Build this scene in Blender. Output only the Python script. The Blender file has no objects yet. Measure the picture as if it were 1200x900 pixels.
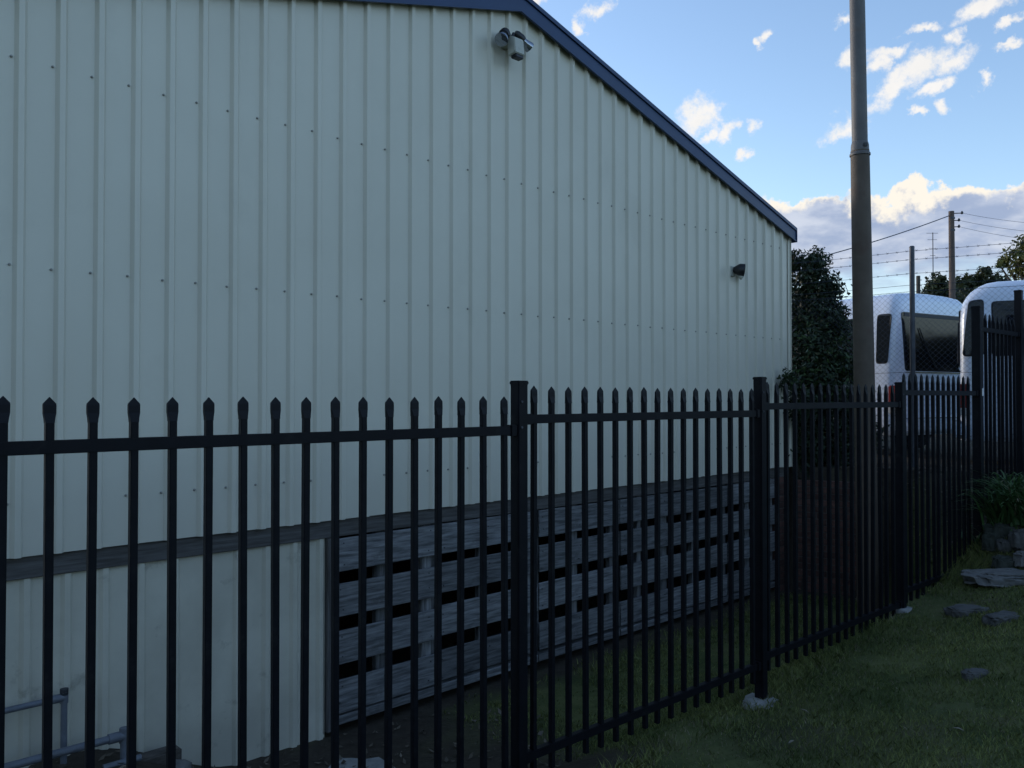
import bpy, bmesh, math, random
import numpy as np
from mathutils import Vector, Matrix, noise as mnoise

R = math.radians
rnd = random.Random(7)
nrng = np.random.default_rng(11)
C = bpy.context.scene.collection
SC = bpy.context.scene

# ------------------------------------------------------------------ camera, exposure, sun, sky
F = 985.0                       # focal length in photograph pixels (1200 wide)
PITCH = R(0.87)
cam_d = bpy.data.cameras.new('camera'); cam = bpy.data.objects.new('camera', cam_d); C.objects.link(cam)
cam_d.sensor_width = 36.0; cam_d.lens = 36.0 * F / 1200.0
cam_d.clip_start = 0.05; cam_d.clip_end = 4000
cam.location = (0, 0, 0); cam.rotation_euler = (R(90) + PITCH, 0, 0)
SC.camera = cam
SC.view_settings.view_transform = 'Standard'; SC.view_settings.look = 'None'
SC.view_settings.exposure = 1.62; SC.view_settings.gamma = 1.0
SC.cycles.max_bounces = 6; SC.cycles.diffuse_bounces = 3; SC.cycles.glossy_bounces = 3
SC.cycles.transparent_max_bounces = 8

SUN_AZ = math.atan2(-0.80, 0.60)      # measured from +Y towards +X: low, beyond the shed, behind the cloud bank
SUN_EL = R(11)
sd = bpy.data.lights.new('sun', 'SUN'); sun = bpy.data.objects.new('sun', sd); C.objects.link(sun)
sd.energy = 0.5; sd.angle = R(14); sd.color = (1.0, 0.90, 0.78)
sdir = Vector((math.sin(SUN_AZ) * math.cos(SUN_EL), math.cos(SUN_AZ) * math.cos(SUN_EL), math.sin(SUN_EL)))
sun.rotation_euler = sdir.to_track_quat('Z', 'Y').to_euler(); sun.location = (-20, 20, 20)


def px_dir(x, y):
    u = (x - 600) / F; v = (450 - y) / F
    d = Vector((u, math.cos(PITCH) - v * math.sin(PITCH), v * math.cos(PITCH) + math.sin(PITCH)))
    return d


def build_world():
    w = bpy.data.worlds.new('World'); SC.world = w; w.use_nodes = True
    nt = w.node_tree; nd = nt.nodes; lk = nt.links
    for n in list(nd): nd.remove(n)

    def N(t, **k):
        n = nd.new(t)
        for a, b in k.items(): setattr(n, a, b)
        return n

    def val(x):
        return x

    def M(op, a, b=None, c=None, clamp=False):
        n = N('ShaderNodeMath', operation=op); n.use_clamp = clamp
        for i, q in enumerate((a, b, c)):
            if q is None: continue
            if isinstance(q, (int, float)): n.inputs[i].default_value = q
            else: lk.new(q, n.inputs[i])
        return n.outputs[0]

    def SS(x, a, b, lo=0.0, hi=1.0):
        n = N('ShaderNodeMapRange', interpolation_type='SMOOTHSTEP')
        lk.new(x, n.inputs[0])
        for i, q in zip((1, 2, 3, 4), (a, b, lo, hi)): n.inputs[i].default_value = q
        return n.outputs[0]

    def MIX(f, a, b):
        n = N('ShaderNodeMix', data_type='RGBA')
        if isinstance(f, (int, float)): n.inputs[0].default_value = f
        else: lk.new(f, n.inputs[0])
        for i, q in ((6, a), (7, b)):
            if isinstance(q, tuple): n.inputs[i].default_value = (*q, 1)
            else: lk.new(q, n.inputs[i])
        return n.outputs[2]
    tc = N('ShaderNodeTexCoord'); sep = N('ShaderNodeSeparateXYZ'); lk.new(tc.outputs['Generated'], sep.inputs[0])
    X, Y, Z = sep.outputs
    az = M('ARCTAN2', X, Y); el = M('ARCSINE', Z)
    comb = N('ShaderNodeCombineXYZ'); lk.new(az, comb.inputs[0]); lk.new(el, comb.inputs[1])
    P = comb.outputs[0]

    def NOISE(scale, detail, rough=0.55, vec=None, sx=1.0, off=(0, 0, 0)):
        mp = N('ShaderNodeMapping'); lk.new(vec or tc.outputs['Generated'], mp.inputs[0])
        mp.inputs['Scale'].default_value = (1, 1, sx); mp.inputs['Location'].default_value = off
        n = N('ShaderNodeTexNoise'); lk.new(mp.outputs[0], n.inputs['Vector'])
        n.inputs['Scale'].default_value = scale; n.inputs['Detail'].default_value = detail; n.inputs['Roughness'].default_value = rough
        return n.outputs[0]
    sky = N('ShaderNodeTexSky', sky_type='NISHITA'); sky.sun_disc = False
    sky.sun_elevation = SUN_EL; sky.sun_rotation = SUN_AZ; sky.altitude = 50
    sky.air_density = 1.0; sky.dust_density = 0.6; sky.ozone_density = 1.6
    sc = N('ShaderNodeVectorMath', operation='MULTIPLY'); lk.new(sky.outputs[0], sc.inputs[0])
    sc.inputs[1].default_value = SKY_TINT
    skyc = sc.outputs[0]
    K = CLOUD_K
    # small fair-weather clouds
    CL = [(822, 138, 25, 20, 0), (852, 155, 15, 8, 55), (828, 163, 13, 6, 10), (875, 180, 8, 7, 20), (897, 40, 12, 5, 40), (885, 53, 5, 5, 0),
          (992, 150, 25, 11, 10), (1046, 104, 30, 13, 38), (1082, 80, 40, 15, 28), (1120, 70, 24, 12, 20),
          (1150, 11, 34, 10, 8), (1082, 33, 28, 5, 6), (1117, 41, 13, 9, -30), (1185, 27, 14, 5, 12), (1093, 104, 20, 6, 18),
          (1103, 123, 10, 6, -25), (1075, 132, 6, 5, 40), (998, 74, 15, 11, 30), (1033, 79, 10, 8, 10), (988, 24, 14, 7, 10), (1184, 53, 13, 4, 8),
          (694, 10, 17, 9, 20), (681, 31, 6, 8, 0), (620, 3, 14, 7, 0), (1048, 62, 22, 7, 5), (1150, 100, 9, 8, 0), (885, 148, 7, 9, 30), (1195, 223, 8, 4, 0),
          (1290, 60, 50, 20, 10), (1380, 150, 60, 20, 15), (1420, 40, 40, 16, 0)]
    wn = N('ShaderNodeTexNoise'); lk.new(tc.outputs['Generated'], wn.inputs['Vector']); wn.inputs['Scale'].default_value = 26; wn.inputs['Detail'].default_value = 5; wn.inputs['Roughness'].default_value = .62
    wa = N('ShaderNodeVectorMath', operation='SUBTRACT'); lk.new(wn.outputs['Color'], wa.inputs[0]); wa.inputs[1].default_value = (.5, .5, .5)
    wb = N('ShaderNodeVectorMath', operation='MULTIPLY'); lk.new(wa.outputs[0], wb.inputs[0]); wb.inputs[1].default_value = (.055, .04, 0)
    wc = N('ShaderNodeVectorMath', operation='ADD'); lk.new(P, wc.inputs[0]); lk.new(wb.outputs[0], wc.inputs[1])
    PW = wc.outputs[0]
    best = None
    for (cx, cy, rx, ry, rot) in CL:
        d = px_dir(cx, cy).normalized(); a0 = math.atan2(d.x, d.y); e0 = math.asin(d.z)
        sxr = rx / F * math.cos(a0) ** 2; syr = ry / F * math.cos(a0)
        sb = N('ShaderNodeVectorMath', operation='SUBTRACT'); lk.new(PW, sb.inputs[0]); sb.inputs[1].default_value = (a0, e0, 0)
        mp = N('ShaderNodeMapping', vector_type='TEXTURE'); lk.new(sb.outputs[0], mp.inputs[0])
        mp.inputs['Rotation'].default_value = (0, 0, R(rot)); mp.inputs['Scale'].default_value = (sxr, syr, 1)
        ln = N('ShaderNodeVectorMath', operation='LENGTH'); lk.new(mp.outputs[0], ln.inputs[0])
        best = ln.outputs['Value'] if best is None else M('MINIMUM', best, ln.outputs['Value'])
    n1 = NOISE(46, 9, 0.68)
    n2 = NOISE(130, 4, 0.6)
    fld = M('ADD', M('SUBTRACT', 1.22, best), M('MULTIPLY', M('SUBTRACT', n1, 0.5), 3.0))
    fld = M('ADD', fld, M('MULTIPLY', M('SUBTRACT', n2, 0.5), 0.8))
    small = M('MULTIPLY', SS(fld, -0.20, 1.05), 0.96)
    # scattered clouds over the rest of the sky
    far = NOISE(5.5, 8, 0.58, sx=2.2)
    out = M('SUBTRACT', 1.0, M('MULTIPLY', SS(az, -0.20, 0.02), SS(az, 0.95, 0.70)))
    gen = M('MULTIPLY', SS(far, 0.60, 0.72), M('MULTIPLY', out, SS(el, 0.05, 0.2)))
    small = M('MAXIMUM', small, gen)
    shade_s = SS(NOISE(30, 4), 0.35, 0.7)
    c_small = MIX(shade_s, (0.95 * K, 0.93 * K, 0.90 * K), (1.0 * K, 0.97 * K, 0.94 * K))
    c1 = MIX(small, skyc, c_small)
    # cloud bank low over the horizon
    b1 = NOISE(11, 2, 0.5); b2 = NOISE(34, 6, 0.6); 
    top = M('ADD', 0.219, M('MULTIPLY', M('SUBTRACT', b1, 0.5), 0.09))
    top = M('ADD', top, M('MULTIPLY', M('SUBTRACT', b2, 0.5), 0.060))
    dep = M('SUBTRACT', top, el)                 # depth below the top edge
    mk_top = SS(dep, 0.0, 0.006)
    base_n = M('ADD', el, M('MULTIPLY', M('SUBTRACT', NOISE(9, 5, 0.55, sx=4.0), 0.5), 0.09))
    mk_bot = SS(base_n, 0.105, 0.150)
    bank = M('MULTIPLY', M('MULTIPLY', mk_top, mk_bot), M('MULTIPLY', SS(az, -0.7, -0.1), SS(az, 1.5, 0.9)))
    lump = NOISE(20, 6, 0.6, off=(3.1, 1.7, 0.4))
    lit = M('ADD', M('SUBTRACT', 1.0, M('MULTIPLY', dep, 42.0)), M('MULTIPLY', M('SUBTRACT', lump, 0.5), 3.4))
    litf = SS(lit, -0.05, 0.65)
    belly = MIX(SS(NOISE(14, 5, 0.55, off=(7, 2, 5), sx=2.5), 0.38, 0.66), (0.37 * K, 0.45 * K, 0.64 * K), (0.66 * K, 0.71 * K, 0.83 * K))
    cb = MIX(litf, belly, (1.05 * K, 0.97 * K, 0.84 * K))
    low = MIX(SS(el, 0.16, 0.02), c1, (0.60 * K, 0.80 * K, 0.98 * K))
    c2 = MIX(M('MULTIPLY', bank, 0.96), low, cb)
    # below the horizon: plain dull ground colour
    c3 = MIX(SS(Z, 0.0, -0.02), c2, (0.05 * K, 0.06 * K, 0.06 * K))
    bg = N('ShaderNodeBackground'); lk.new(c3, bg.inputs[0]); bg.inputs[1].default_value = SKY_S
    o = N('ShaderNodeOutputWorld'); lk.new(bg.outputs[0], o.inputs[0])


SKY_S = 0.1
SKY_TINT = (0.98, 0.98, 1.06)
CLOUD_K = 3.2
build_world()

# ------------------------------------------------------------------ materials
def mat(name, col, rough=0.6, col2=None, scale=8.0, detail=5, stretch=(1, 1, 1), metallic=0.0, bump=0.0, bscale=None, spec=0.5,
        rnd_amt=0.0, lo=0.35, hi=0.65, coat=0.0, dirt=None, dscale=3.0, dlo=.55, dhi=.75):
    m = bpy.data.materials.new(name); m.use_nodes = True
    nt = m.node_tree; nd = nt.nodes; lk = nt.links
    b = nd['Principled BSDF']
    b.inputs['Roughness'].default_value = rough; b.inputs['Metallic'].default_value = metallic
    b.inputs['Specular IOR Level'].default_value = spec; b.inputs['Coat Weight'].default_value = coat
    tc = nd.new('ShaderNodeTexCoord'); mp = nd.new('ShaderNodeMapping'); lk.new(tc.outputs['Object'], mp.inputs[0])
    mp.inputs['Scale'].default_value = stretch
    if rnd_amt:
        oi = nd.new('ShaderNodeObjectInfo'); cb = nd.new('ShaderNodeVectorMath'); cb.operation = 'SCALE'
        cb.inputs[0].default_value = (37, 19, 53); lk.new(oi.outputs['Random'], cb.inputs['Scale'])
        lk.new(cb.outputs[0], mp.inputs['Location'])
    src = None
    if col2:
        n = nd.new('ShaderNodeTexNoise'); n.inputs['Scale'].default_value = scale; n.inputs['Detail'].default_value = detail; n.inputs['Roughness'].default_value = .6
        lk.new(mp.outputs[0], n.inputs['Vector'])
        r = nd.new('ShaderNodeMapRange'); lk.new(n.outputs[0], r.inputs[0]); r.inputs[1].default_value = lo; r.inputs[2].default_value = hi
        mx = nd.new('ShaderNodeMix'); mx.data_type = 'RGBA'; lk.new(r.outputs[0], mx.inputs[0])
        mx.inputs[6].default_value = (*col, 1); mx.inputs[7].default_value = (*col2, 1); src = mx.outputs[2]
    else:
        rgb = nd.new('ShaderNodeRGB'); rgb.outputs[0].default_value = (*col, 1); src = rgb.outputs[0]
    if dirt:
        n = nd.new('ShaderNodeTexNoise'); n.inputs['Scale'].default_value = dscale; n.inputs['Detail'].default_value = 7; n.inputs['Roughness'].default_value = .65
        lk.new(tc.outputs['Object'], n.inputs['Vector'])
        r = nd.new('ShaderNodeMapRange'); lk.new(n.outputs[0], r.inputs[0]); r.inputs[1].default_value = dlo; r.inputs[2].default_value = dhi
        mx = nd.new('ShaderNodeMix'); mx.data_type = 'RGBA'; lk.new(r.outputs[0], mx.inputs[0])
        lk.new(src, mx.inputs[6]); mx.inputs[7].default_value = (*dirt, 1); src = mx.outputs[2]
    if rnd_amt:
        hs = nd.new('ShaderNodeHueSaturation'); lk.new(src, hs.inputs['Color'])
        r = nd.new('ShaderNodeMapRange'); lk.new(oi.outputs['Random'], r.inputs[0]); r.inputs[3].default_value = 1 - rnd_amt; r.inputs[4].default_value = 1 + rnd_amt
        lk.new(r.outputs[0], hs.inputs['Value']); src = hs.outputs[0]
    lk.new(src, b.inputs['Base Color'])
    if bump:
        n = nd.new('ShaderNodeTexNoise'); n.inputs['Scale'].default_value = bscale or scale; n.inputs['Detail'].default_value = 6
        lk.new(mp.outputs[0], n.inputs['Vector'])
        bp = nd.new('ShaderNodeBump'); bp.inputs['Strength'].default_value = 1.0; bp.inputs['Distance'].default_value = bump
        lk.new(n.outputs[0], bp.inputs['Height']); lk.new(bp.outputs[0], b.inputs['Normal'])
    return m


def leaf_mat(name, a, b_, rough=0.5, trans=0.25, scale=3.0):
    m = mat(name, a, rough, b_, scale=scale, lo=.3, hi=.7)
    nt = m.node_tree; nd = nt.nodes; lk = nt.links; b = nd['Principled BSDF']
    src = b.inputs['Base Color'].links[0].from_socket
    geo = nd.new('ShaderNodeNewGeometry'); hs = nd.new('ShaderNodeHueSaturation')
    r = nd.new('ShaderNodeMapRange'); lk.new(geo.outputs['Random Per Island'], r.inputs[0]); r.inputs[3].default_value = .55; r.inputs[4].default_value = 1.5
    lk.new(src, hs.inputs['Color']); lk.new(r.outputs[0], hs.inputs['Value']); lk.new(hs.outputs[0], b.inputs['Base Color'])
    tr = nd.new('ShaderNodeBsdfTranslucent'); lk.new(hs.outputs[0], tr.inputs[0])
    mx = nd.new('ShaderNodeMixShader'); mx.inputs[0].default_value = trans
    out = nd['Material Output']; lk.new(b.outputs[0], mx.inputs[1]); lk.new(tr.outputs[0], mx.inputs[2]); lk.new(mx.outputs[0], out.inputs[0])
    b.inputs['Specular IOR Level'].default_value = .12 if name.startswith('grass') else .35
    return m


MT = dict(
    cream=mat('cream_steel', (.600, .568, .468), .42, (.632, .600, .498), scale=1.3, detail=4, bump=.0012, bscale=3.5, dirt=(.54, .51, .42), dscale=1.6, dlo=.55, dhi=.95),
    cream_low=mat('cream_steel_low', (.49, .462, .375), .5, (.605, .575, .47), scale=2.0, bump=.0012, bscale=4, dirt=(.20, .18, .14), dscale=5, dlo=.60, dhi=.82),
    screw=mat('screw_metal', (.30, .29, .26), .5, metallic=.2),
    blue=mat('blue_steel', (.016, .040, .105), .4, (.020, .048, .122), scale=3, spec=.35),
    black=mat('black_powdercoat', (.0030, .0034, .0060), .5, (.0050, .0054, .009), scale=14, spec=.18, dirt=(.016, .016, .018), dscale=9, dlo=.56, dhi=.82),
    timber=mat('weathered_timber', (.070, .071, .072), .9, (.215, .216, .217), scale=6, stretch=(9, 9, .7), bump=.004, bscale=6, rnd_amt=.32, dirt=(.05, .045, .04), dscale=7, dlo=.60, dhi=.8),
    bearer=mat('bearer_timber', (.055, .050, .045), .85, (.12, .115, .11), scale=5, stretch=(9, 9, .6), bump=.004, bscale=5),
    concrete=mat('concrete', (.20, .20, .19), .9, (.30, .30, .285), scale=9, bump=.008, bscale=14, dirt=(.12, .11, .09), dscale=6),
    brick=mat('brick', (.062, .030, .023), .9, (.120, .060, .046), scale=14, bump=.004, bscale=30, rnd_amt=.35),
    mortar=mat('mortar', (.065, .058, .052), .95, (.10, .092, .08), scale=20, bump=.004),
    pvc=mat('pvc_pipe', (.10, .11, .13), .5, (.15, .165, .19), scale=9, dirt=(.10, .10, .10), dscale=8),
    rotten=mat('rotten_wood', (.05, .042, .035), .95, (.12, .105, .09), scale=8, stretch=(1, 1, 5), bump=.01),
    pole=mat('pole_steel', (.080, .060, .044), .75, (.115, .088, .066), scale=3.5, detail=7, bump=.002, bscale=20, dirt=(.085, .055, .04), dscale=4, dlo=.52, dhi=.72),
    pole_up=mat('pole_steel_grey', (.092, .086, .086), .6, (.122, .115, .112), scale=4, dirt=(.10, .075, .06), dscale=5),
    galv=mat('galvanised', (.055, .06, .075), .5, (.085, .09, .105), scale=10, metallic=.5),
    wire=mat('wire', (.045, .055, .080), .5, metallic=.4),
    bark=mat('bark', (.05, .04, .03), .95, (.09, .075, .06), scale=12, stretch=(3, 3, .6), bump=.02),
    polewood=mat('pole_wood', (.095, .070, .058), .9, (.14, .105, .088), scale=4, stretch=(4, 4, .4), bump=.01),
    rock=mat('sandstone', (.115, .112, .105), .9, (.205, .20, .19), scale=5, detail=8, bump=.03, bscale=7, dirt=(.05, .055, .04), dscale=4, dlo=.5, dhi=.7),
    rock_mid=mat('brown_stone', (.060, .058, .054), .95, (.125, .12, .112), scale=5, detail=8, bump=.03, bscale=7, dirt=(.03, .032, .024), dscale=5, dlo=.5, dhi=.7),
    rock_dark=mat('mossy_stone', (.028, .034, .026), .95, (.055, .060, .048), scale=5, detail=8, bump=.03, bscale=7),
    white=mat('van_paint', (.68, .74, .86), .22, coat=.4),
    glass=mat('tinted_glass', (.006, .007, .009), .06, spec=.30),
    rubber=mat('rubber', (.008, .008, .009), .8),
    rim=mat('wheel_rim', (.25, .25, .26), .4, metallic=.7),
    red=mat('tail_red', (.22, .018, .012), .25),
    lensw=mat('lens_clear', (.5, .5, .5), .2),
    trim=mat('grey_trim', (.03, .033, .038), .6),
    chrome=mat('chrome', (.7, .7, .72), .15, metallic=1),
    blackpl=mat('black_plastic', (.010, .010, .012), .45),
    beige=mat('beige_plastic', (.42, .42, .36), .5, dirt=(.2, .19, .15), dscale=14),
    bulb=mat('bulb_glass', (.30, .32, .36), .05, metallic=.8),
    paper=mat('white_tag', (.75, .73, .72), .6),
    leafd=leaf_mat('bush_leaf', (.011, .022, .009), (.024, .042, .016), .5, .2),
    leafm=leaf_mat('bush_leaf_light', (.022, .046, .015), (.042, .074, .024), .5, .25),
    leaff=leaf_mat('far_leaf', (.032, .042, .016), (.060, .072, .028), .6, .25, .3),
    leaffl=leaf_mat('far_leaf_warm', (.075, .085, .022), (.12, .12, .035), .6, .35, .3),
    strap=leaf_mat('strap_leaf', (.050, .105, .034), (.095, .165, .06), .4, .25),
    straw=leaf_mat('dry_stem', (.20, .17, .11), (.28, .24, .16), .8, .1),
    grass=leaf_mat('grass_blade', (.090, .120, .040), (.245, .262, .090), .8, .2, 1.2),
    litter=leaf_mat('leaf_litter', (.06, .05, .035), (.15, .125, .095), .8, .05, 3),
    dryleaf=leaf_mat('dry_leaf', (.16, .14, .10), (.26, .23, .18), .7, .1, 9),
)

# ------------------------------------------------------------------ mesh helpers
class MB:
    def __init__(s): s.v = []; s.f = []

    def add(s, vs, fs):
        o = len(s.v); s.v += [tuple(v) for v in vs]; s.f += [tuple(i + o for i in f) for f in fs]; return s

    def box(s, c, ax, ay, az, sx, sy, sz):
        c = Vector(c); ax = Vector(ax) * sx / 2; ay = Vector(ay) * sy / 2; az = Vector(az) * sz / 2
        vs = [c + ax * i + ay * j + az * k for i in (-1, 1) for j in (-1, 1) for k in (-1, 1)]
        return s.add(vs, [(0, 1, 3, 2), (4, 6, 7, 5), (0, 4, 5, 1), (2, 3, 7, 6), (0, 2, 6, 4), (1, 5, 7, 3)])

    def tube(s, pts, rads, n=10, caps=True):
        pts = [Vector(p) for p in pts]
        if isinstance(rads, (int, float)): rads = [rads] * len(pts)
        rings = []; up = Vector((0, 0, 1))
        for i, p in enumerate(pts):
            t = (pts[min(i + 1, len(pts) - 1)] - pts[max(i - 1, 0)]).normalized()
            a = t.cross(up)
            if a.length < 1e-3: a = t.cross(Vector((1, 0, 0)))
            a.normalize(); b = t.cross(a)
            rings.append([p + (a * math.cos(2 * math.pi * k / n) + b * math.sin(2 * math.pi * k / n)) * rads[i] for k in range(n)])
        vs = [v for r in rings for v in r]; fs = []
        for i in range(len(pts) - 1):
            for k in range(n):
                fs.append((i * n + k, i * n + (k + 1) % n, (i + 1) * n + (k + 1) % n, (i + 1) * n + k))
        if caps: fs += [tuple(range(n - 1, -1, -1)), tuple(range((len(pts) - 1) * n, len(pts) * n))]
        return s.add(vs, fs)

    def prism(s, poly, off):
        off = Vector(off); n = len(poly); poly = [Vector(p) for p in poly]
        return s.add(poly + [p + off for p in poly], [tuple(range(n)), tuple(range(2 * n - 1, n - 1, -1))] + [(i, i + n, (i + 1) % n + n, (i + 1) % n) for i in range(n)])

    def build(s, name, m, parent=None, org=(0, 0, 0), smooth=False, bevel=0, local=False, fix=True):
        me = bpy.data.meshes.new(name); o = Vector(org) if not local else Vector((0, 0, 0))
        me.from_pydata([tuple(Vector(v) - o) for v in s.v], [], s.f); me.update()
        if fix:
            bm = bmesh.new(); bm.from_mesh(me); bmesh.ops.recalc_face_normals(bm, faces=bm.faces)
            if bevel:
                bmesh.ops.bevel(bm, geom=[e for e in bm.edges if len(e.link_faces) == 2 and e.calc_face_angle(0) > .5], offset=bevel, segments=2, affect='EDGES')
            bm.to_mesh(me); bm.free()
        if smooth:
            me.polygons.foreach_set('use_smooth', [True] * len(me.polygons))
            try: me.set_sharp_from_angle(angle=R(40))
            except Exception: pass
        me.materials.append(m)
        ob = bpy.data.objects.new(name, me); C.objects.link(ob)
        if parent is not None: ob.parent = parent
        elif not local: ob.location = o
        return ob


def tag(o, label=None, cat=None, group=None, kind=None):
    if label: o['label'] = label
    if cat: o['category'] = cat
    if group: o['group'] = group
    if kind: o['kind'] = kind
    return o


def thing(name, loc, label, cat, group=None, rz=0):
    o = bpy.data.objects.new(name, None); C.objects.link(o); o.location = loc; o.rotation_euler = (0, 0, rz)
    o.empty_display_size = .2
    return tag(o, label, cat, group)


def place(mesh, name, loc, parent=None, rot=(0, 0, 0), scale=(1, 1, 1)):
    o = bpy.data.objects.new(name, mesh); C.objects.link(o); o.location = loc; o.rotation_euler = rot; o.scale = scale
    if parent is not None: o.parent = parent
    return o


def fast_mesh(name, V, Fc, m, parent=None, loc=(0, 0, 0)):
    """V (n,3) float, Fc (m,k) int, k constant"""
    me = bpy.data.meshes.new(name); k = Fc.shape[1]
    me.vertices.add(len(V)); me.vertices.foreach_set('co', np.asarray(V, dtype=np.float32).ravel())
    me.loops.add(Fc.size); me.loops.foreach_set('vertex_index', Fc.astype(np.int32).ravel())
    me.polygons.add(len(Fc)); me.polygons.foreach_set('loop_start', np.arange(0, Fc.size, k, dtype=np.int32))
    me.update(calc_edges=True); me.materials.append(m)
    o = bpy.data.objects.new(name, me); C.objects.link(o); o.location = loc
    if parent is not None: o.parent = parent
    return o


UP = Vector((0, 0, 1))
def at(x, y, lam):                 # point seen at photo pixel (x,y) at forward distance lam
    return Vector(((x - 600) / F * lam, lam, (465 - y) / F * lam))

# wall frame and fence frame (camera at the origin)
WA = math.atan2(1011, F); WD = Vector((math.sin(WA), math.cos(WA), 0)); WN = Vector((-math.cos(WA), math.sin(WA), 0))
FA = math.atan2(1090, F); FD = Vector((math.sin(FA), math.cos(FA), 0)); FN = Vector((-math.cos(FA), math.sin(FA), 0))
DF = 3.155
def WP(t, s, z): return WD * t + WN * s + UP * z
def FP(t, s, z): return FD * t + FN * s + UP * z

# ------------------------------------------------------------------ ground
def sst(a, b, x):
    if a == b: return 0.0 if x < a else 1.0
    t = min(1, max(0, (x - a) / (b - a))); return t * t * (3 - 2 * t)


GT = [(-6, -2.2), (2.9, -2.13), (5.1, -2.11), (6.3, -1.98), (7.4, -1.83), (8.3, -1.72), (9.2, -1.56), (11, -1.1), (14, -.86)]
def g_t(t):
    if t <= GT[0][0]: return GT[0][1]
    for (a, za), (b, zb) in zip(GT, GT[1:]):
        if t <= b: return za + (zb - za) * (t - a) / (b - a)
    return GT[-1][1]


YARD = -.85
def zg(X, Y):
    t = FD.x * X + FD.y * Y; s = FN.x * X + FN.y * Y
    tw = WD.x * X + WD.y * Y; sw = WN.x * X + WN.y * Y
    dn = mnoise.noise(Vector((X * .9, Y * .9, 0))) * .03 + mnoise.noise(Vector((X * 3.1, Y * 3.1, 5))) * .012
    zf = g_t(t) + .12 * min(max(DF - s, 0), 12) + .42 * sst(8.55, 9.3, t) * sst(3.2, 2.75, s)
    w = .9 * (Y - 10.2) + .43 * (X - 3.4)
    lowz = -2.33
    step = sst(.03, .10, w); bank = sst(-1.75, -.1, w)
    k = sst(4.15, 4.5, X)
    zb = lowz + (YARD - lowz) * (step * (1 - k) + bank * k)
    if sw > 4.96 and tw < 9.62: zb = lowz
    lm = sst(2.5, 1.55, tw) * sst(3.6, 4.2, sw)
    zb += .36 * lm
    m = sst(DF + .05, DF + .75, s)
    z = zf * (1 - m) + zb * m
    if w > 0 and s > DF: z = zb if X < 4.15 else max(zb, z)
    return z + dn


def axis(lo, hi, step, far):
    a = list(np.arange(lo, hi + 1e-6, step)); d = step
    x = a[0]; left = []
    while x > -far: d *= 1.5; x -= d; left.append(x)
    d = step; x = a[-1]; right = []
    while x < far: d *= 1.5; x += d; right.append(x)
    return left[::-1] + a + right


gx = axis(-4, 8.5, .09, 1500); gy = axis(-.5, 13, .09, 1500)
GV = np.array([(x, y, zg(x, y)) for y in gy for x in gx]); nx = len(gx)
ii = np.array([(j * nx + i, j * nx + i + 1, (j + 1) * nx + i + 1, (j + 1) * nx + i) for j in range(len(gy) - 1) for i in range(nx - 1)])
soil = mat('lawn_soil', (.062, .080, .030), .95, (.13, .138, .056), scale=2.2, detail=8, bump=.012, bscale=26, spec=.08, dirt=(.085, .072, .05), dscale=1.1, dlo=.56, dhi=.72)
_nt = soil.node_tree; _b = _nt.nodes['Principled BSDF']; _src = _b.inputs['Base Color'].links[0].from_socket
_at = _nt.nodes.new('ShaderNodeAttribute'); _at.attribute_name = 'bare'
_tc = _nt.nodes.new('ShaderNodeTexCoord'); _n = _nt.nodes.new('ShaderNodeTexNoise'); _n.inputs['Scale'].default_value = 9; _n.inputs['Detail'].default_value = 9; _n.inputs['Roughness'].default_value = .7
_nt.links.new(_tc.outputs['Object'], _n.inputs['Vector'])
_cr = _nt.nodes.new('ShaderNodeMix'); _cr.data_type = 'RGBA'; _nt.links.new(_n.outputs[0], _cr.inputs[0]); _cr.inputs[6].default_value = (.022, .018, .014, 1); _cr.inputs[7].default_value = (.085, .072, .056, 1)
_mx = _nt.nodes.new('ShaderNodeMix'); _mx.data_type = 'RGBA'; _nt.links.new(_at.outputs['Fac'], _mx.inputs[0]); _nt.links.new(_src, _mx.inputs[6]); _nt.links.new(_cr.outputs[2], _mx.inputs[7])
_nt.links.new(_mx.outputs[2], _b.inputs['Base Color'])
ground = fast_mesh('ground', GV, ii, soil); tag(ground, kind='structure')
def bare_at(x, y):
    t = FD.x * x + FD.y * y; s = FN.x * x + FN.y * y; tw = WD.x * x + WD.y * y; sw = WN.x * x + WN.y * y
    nz = .35 * mnoise.noise(Vector((x * 1.7, y * 1.7, 9))) + .2 * mnoise.noise(Vector((x * 6, y * 6, 3)))
    w = .9 * (y - 10.2) + .43 * (x - 3.4)
    b = 0.0
    if s > DF: b = max(sst(4.6, 3.7, tw), sst(4.15, 4.9, x), sst(4.55, 4.95, sw), sst(-.5, -.1, w))
    if 0 < w < 60 and s > DF: b = 1
    b = max(b, .75 * math.exp(-(((t - 4.75) / .35) ** 2 + ((s - 2.55) / .3) ** 2)))
    return min(1, max(0, b + nz * (1.2 if b > .05 else .5)))
def put_bare(ob):
    me = ob.data; co = np.empty(len(me.vertices) * 3, np.float32); me.vertices.foreach_get('co', co); co = co.reshape(-1, 3)
    at_ = me.attributes.new('bare', 'FLOAT', 'POINT'); at_.data.foreach_set('value', np.array([bare_at(a, b) for a, b, c in co], np.float32))
put_bare(ground)
ground.data.polygons.foreach_set('use_smooth', [True] * len(ground.data.polygons))

# concrete slab behind the fence, bottom of the picture
def ongr(x, y, z):
    lam = F * (-z) / (y - 465); return Vector(((x - 600) / F * lam, lam, z))
sl = [ongr(x, y, -2.335) for x, y in ((352, 896), (368, 889), (385, 886), (401, 881), (418, 880), (433, 878), (446, 884), (454, 889), (466, 897), (474, 908), (470, 990), (420, 1010), (330, 1000))]
m = MB(); m.prism(sl, (0, 0, -.12)); tag(m.build('concrete_slab', MT['concrete'], bevel=.006), kind='structure')

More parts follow.
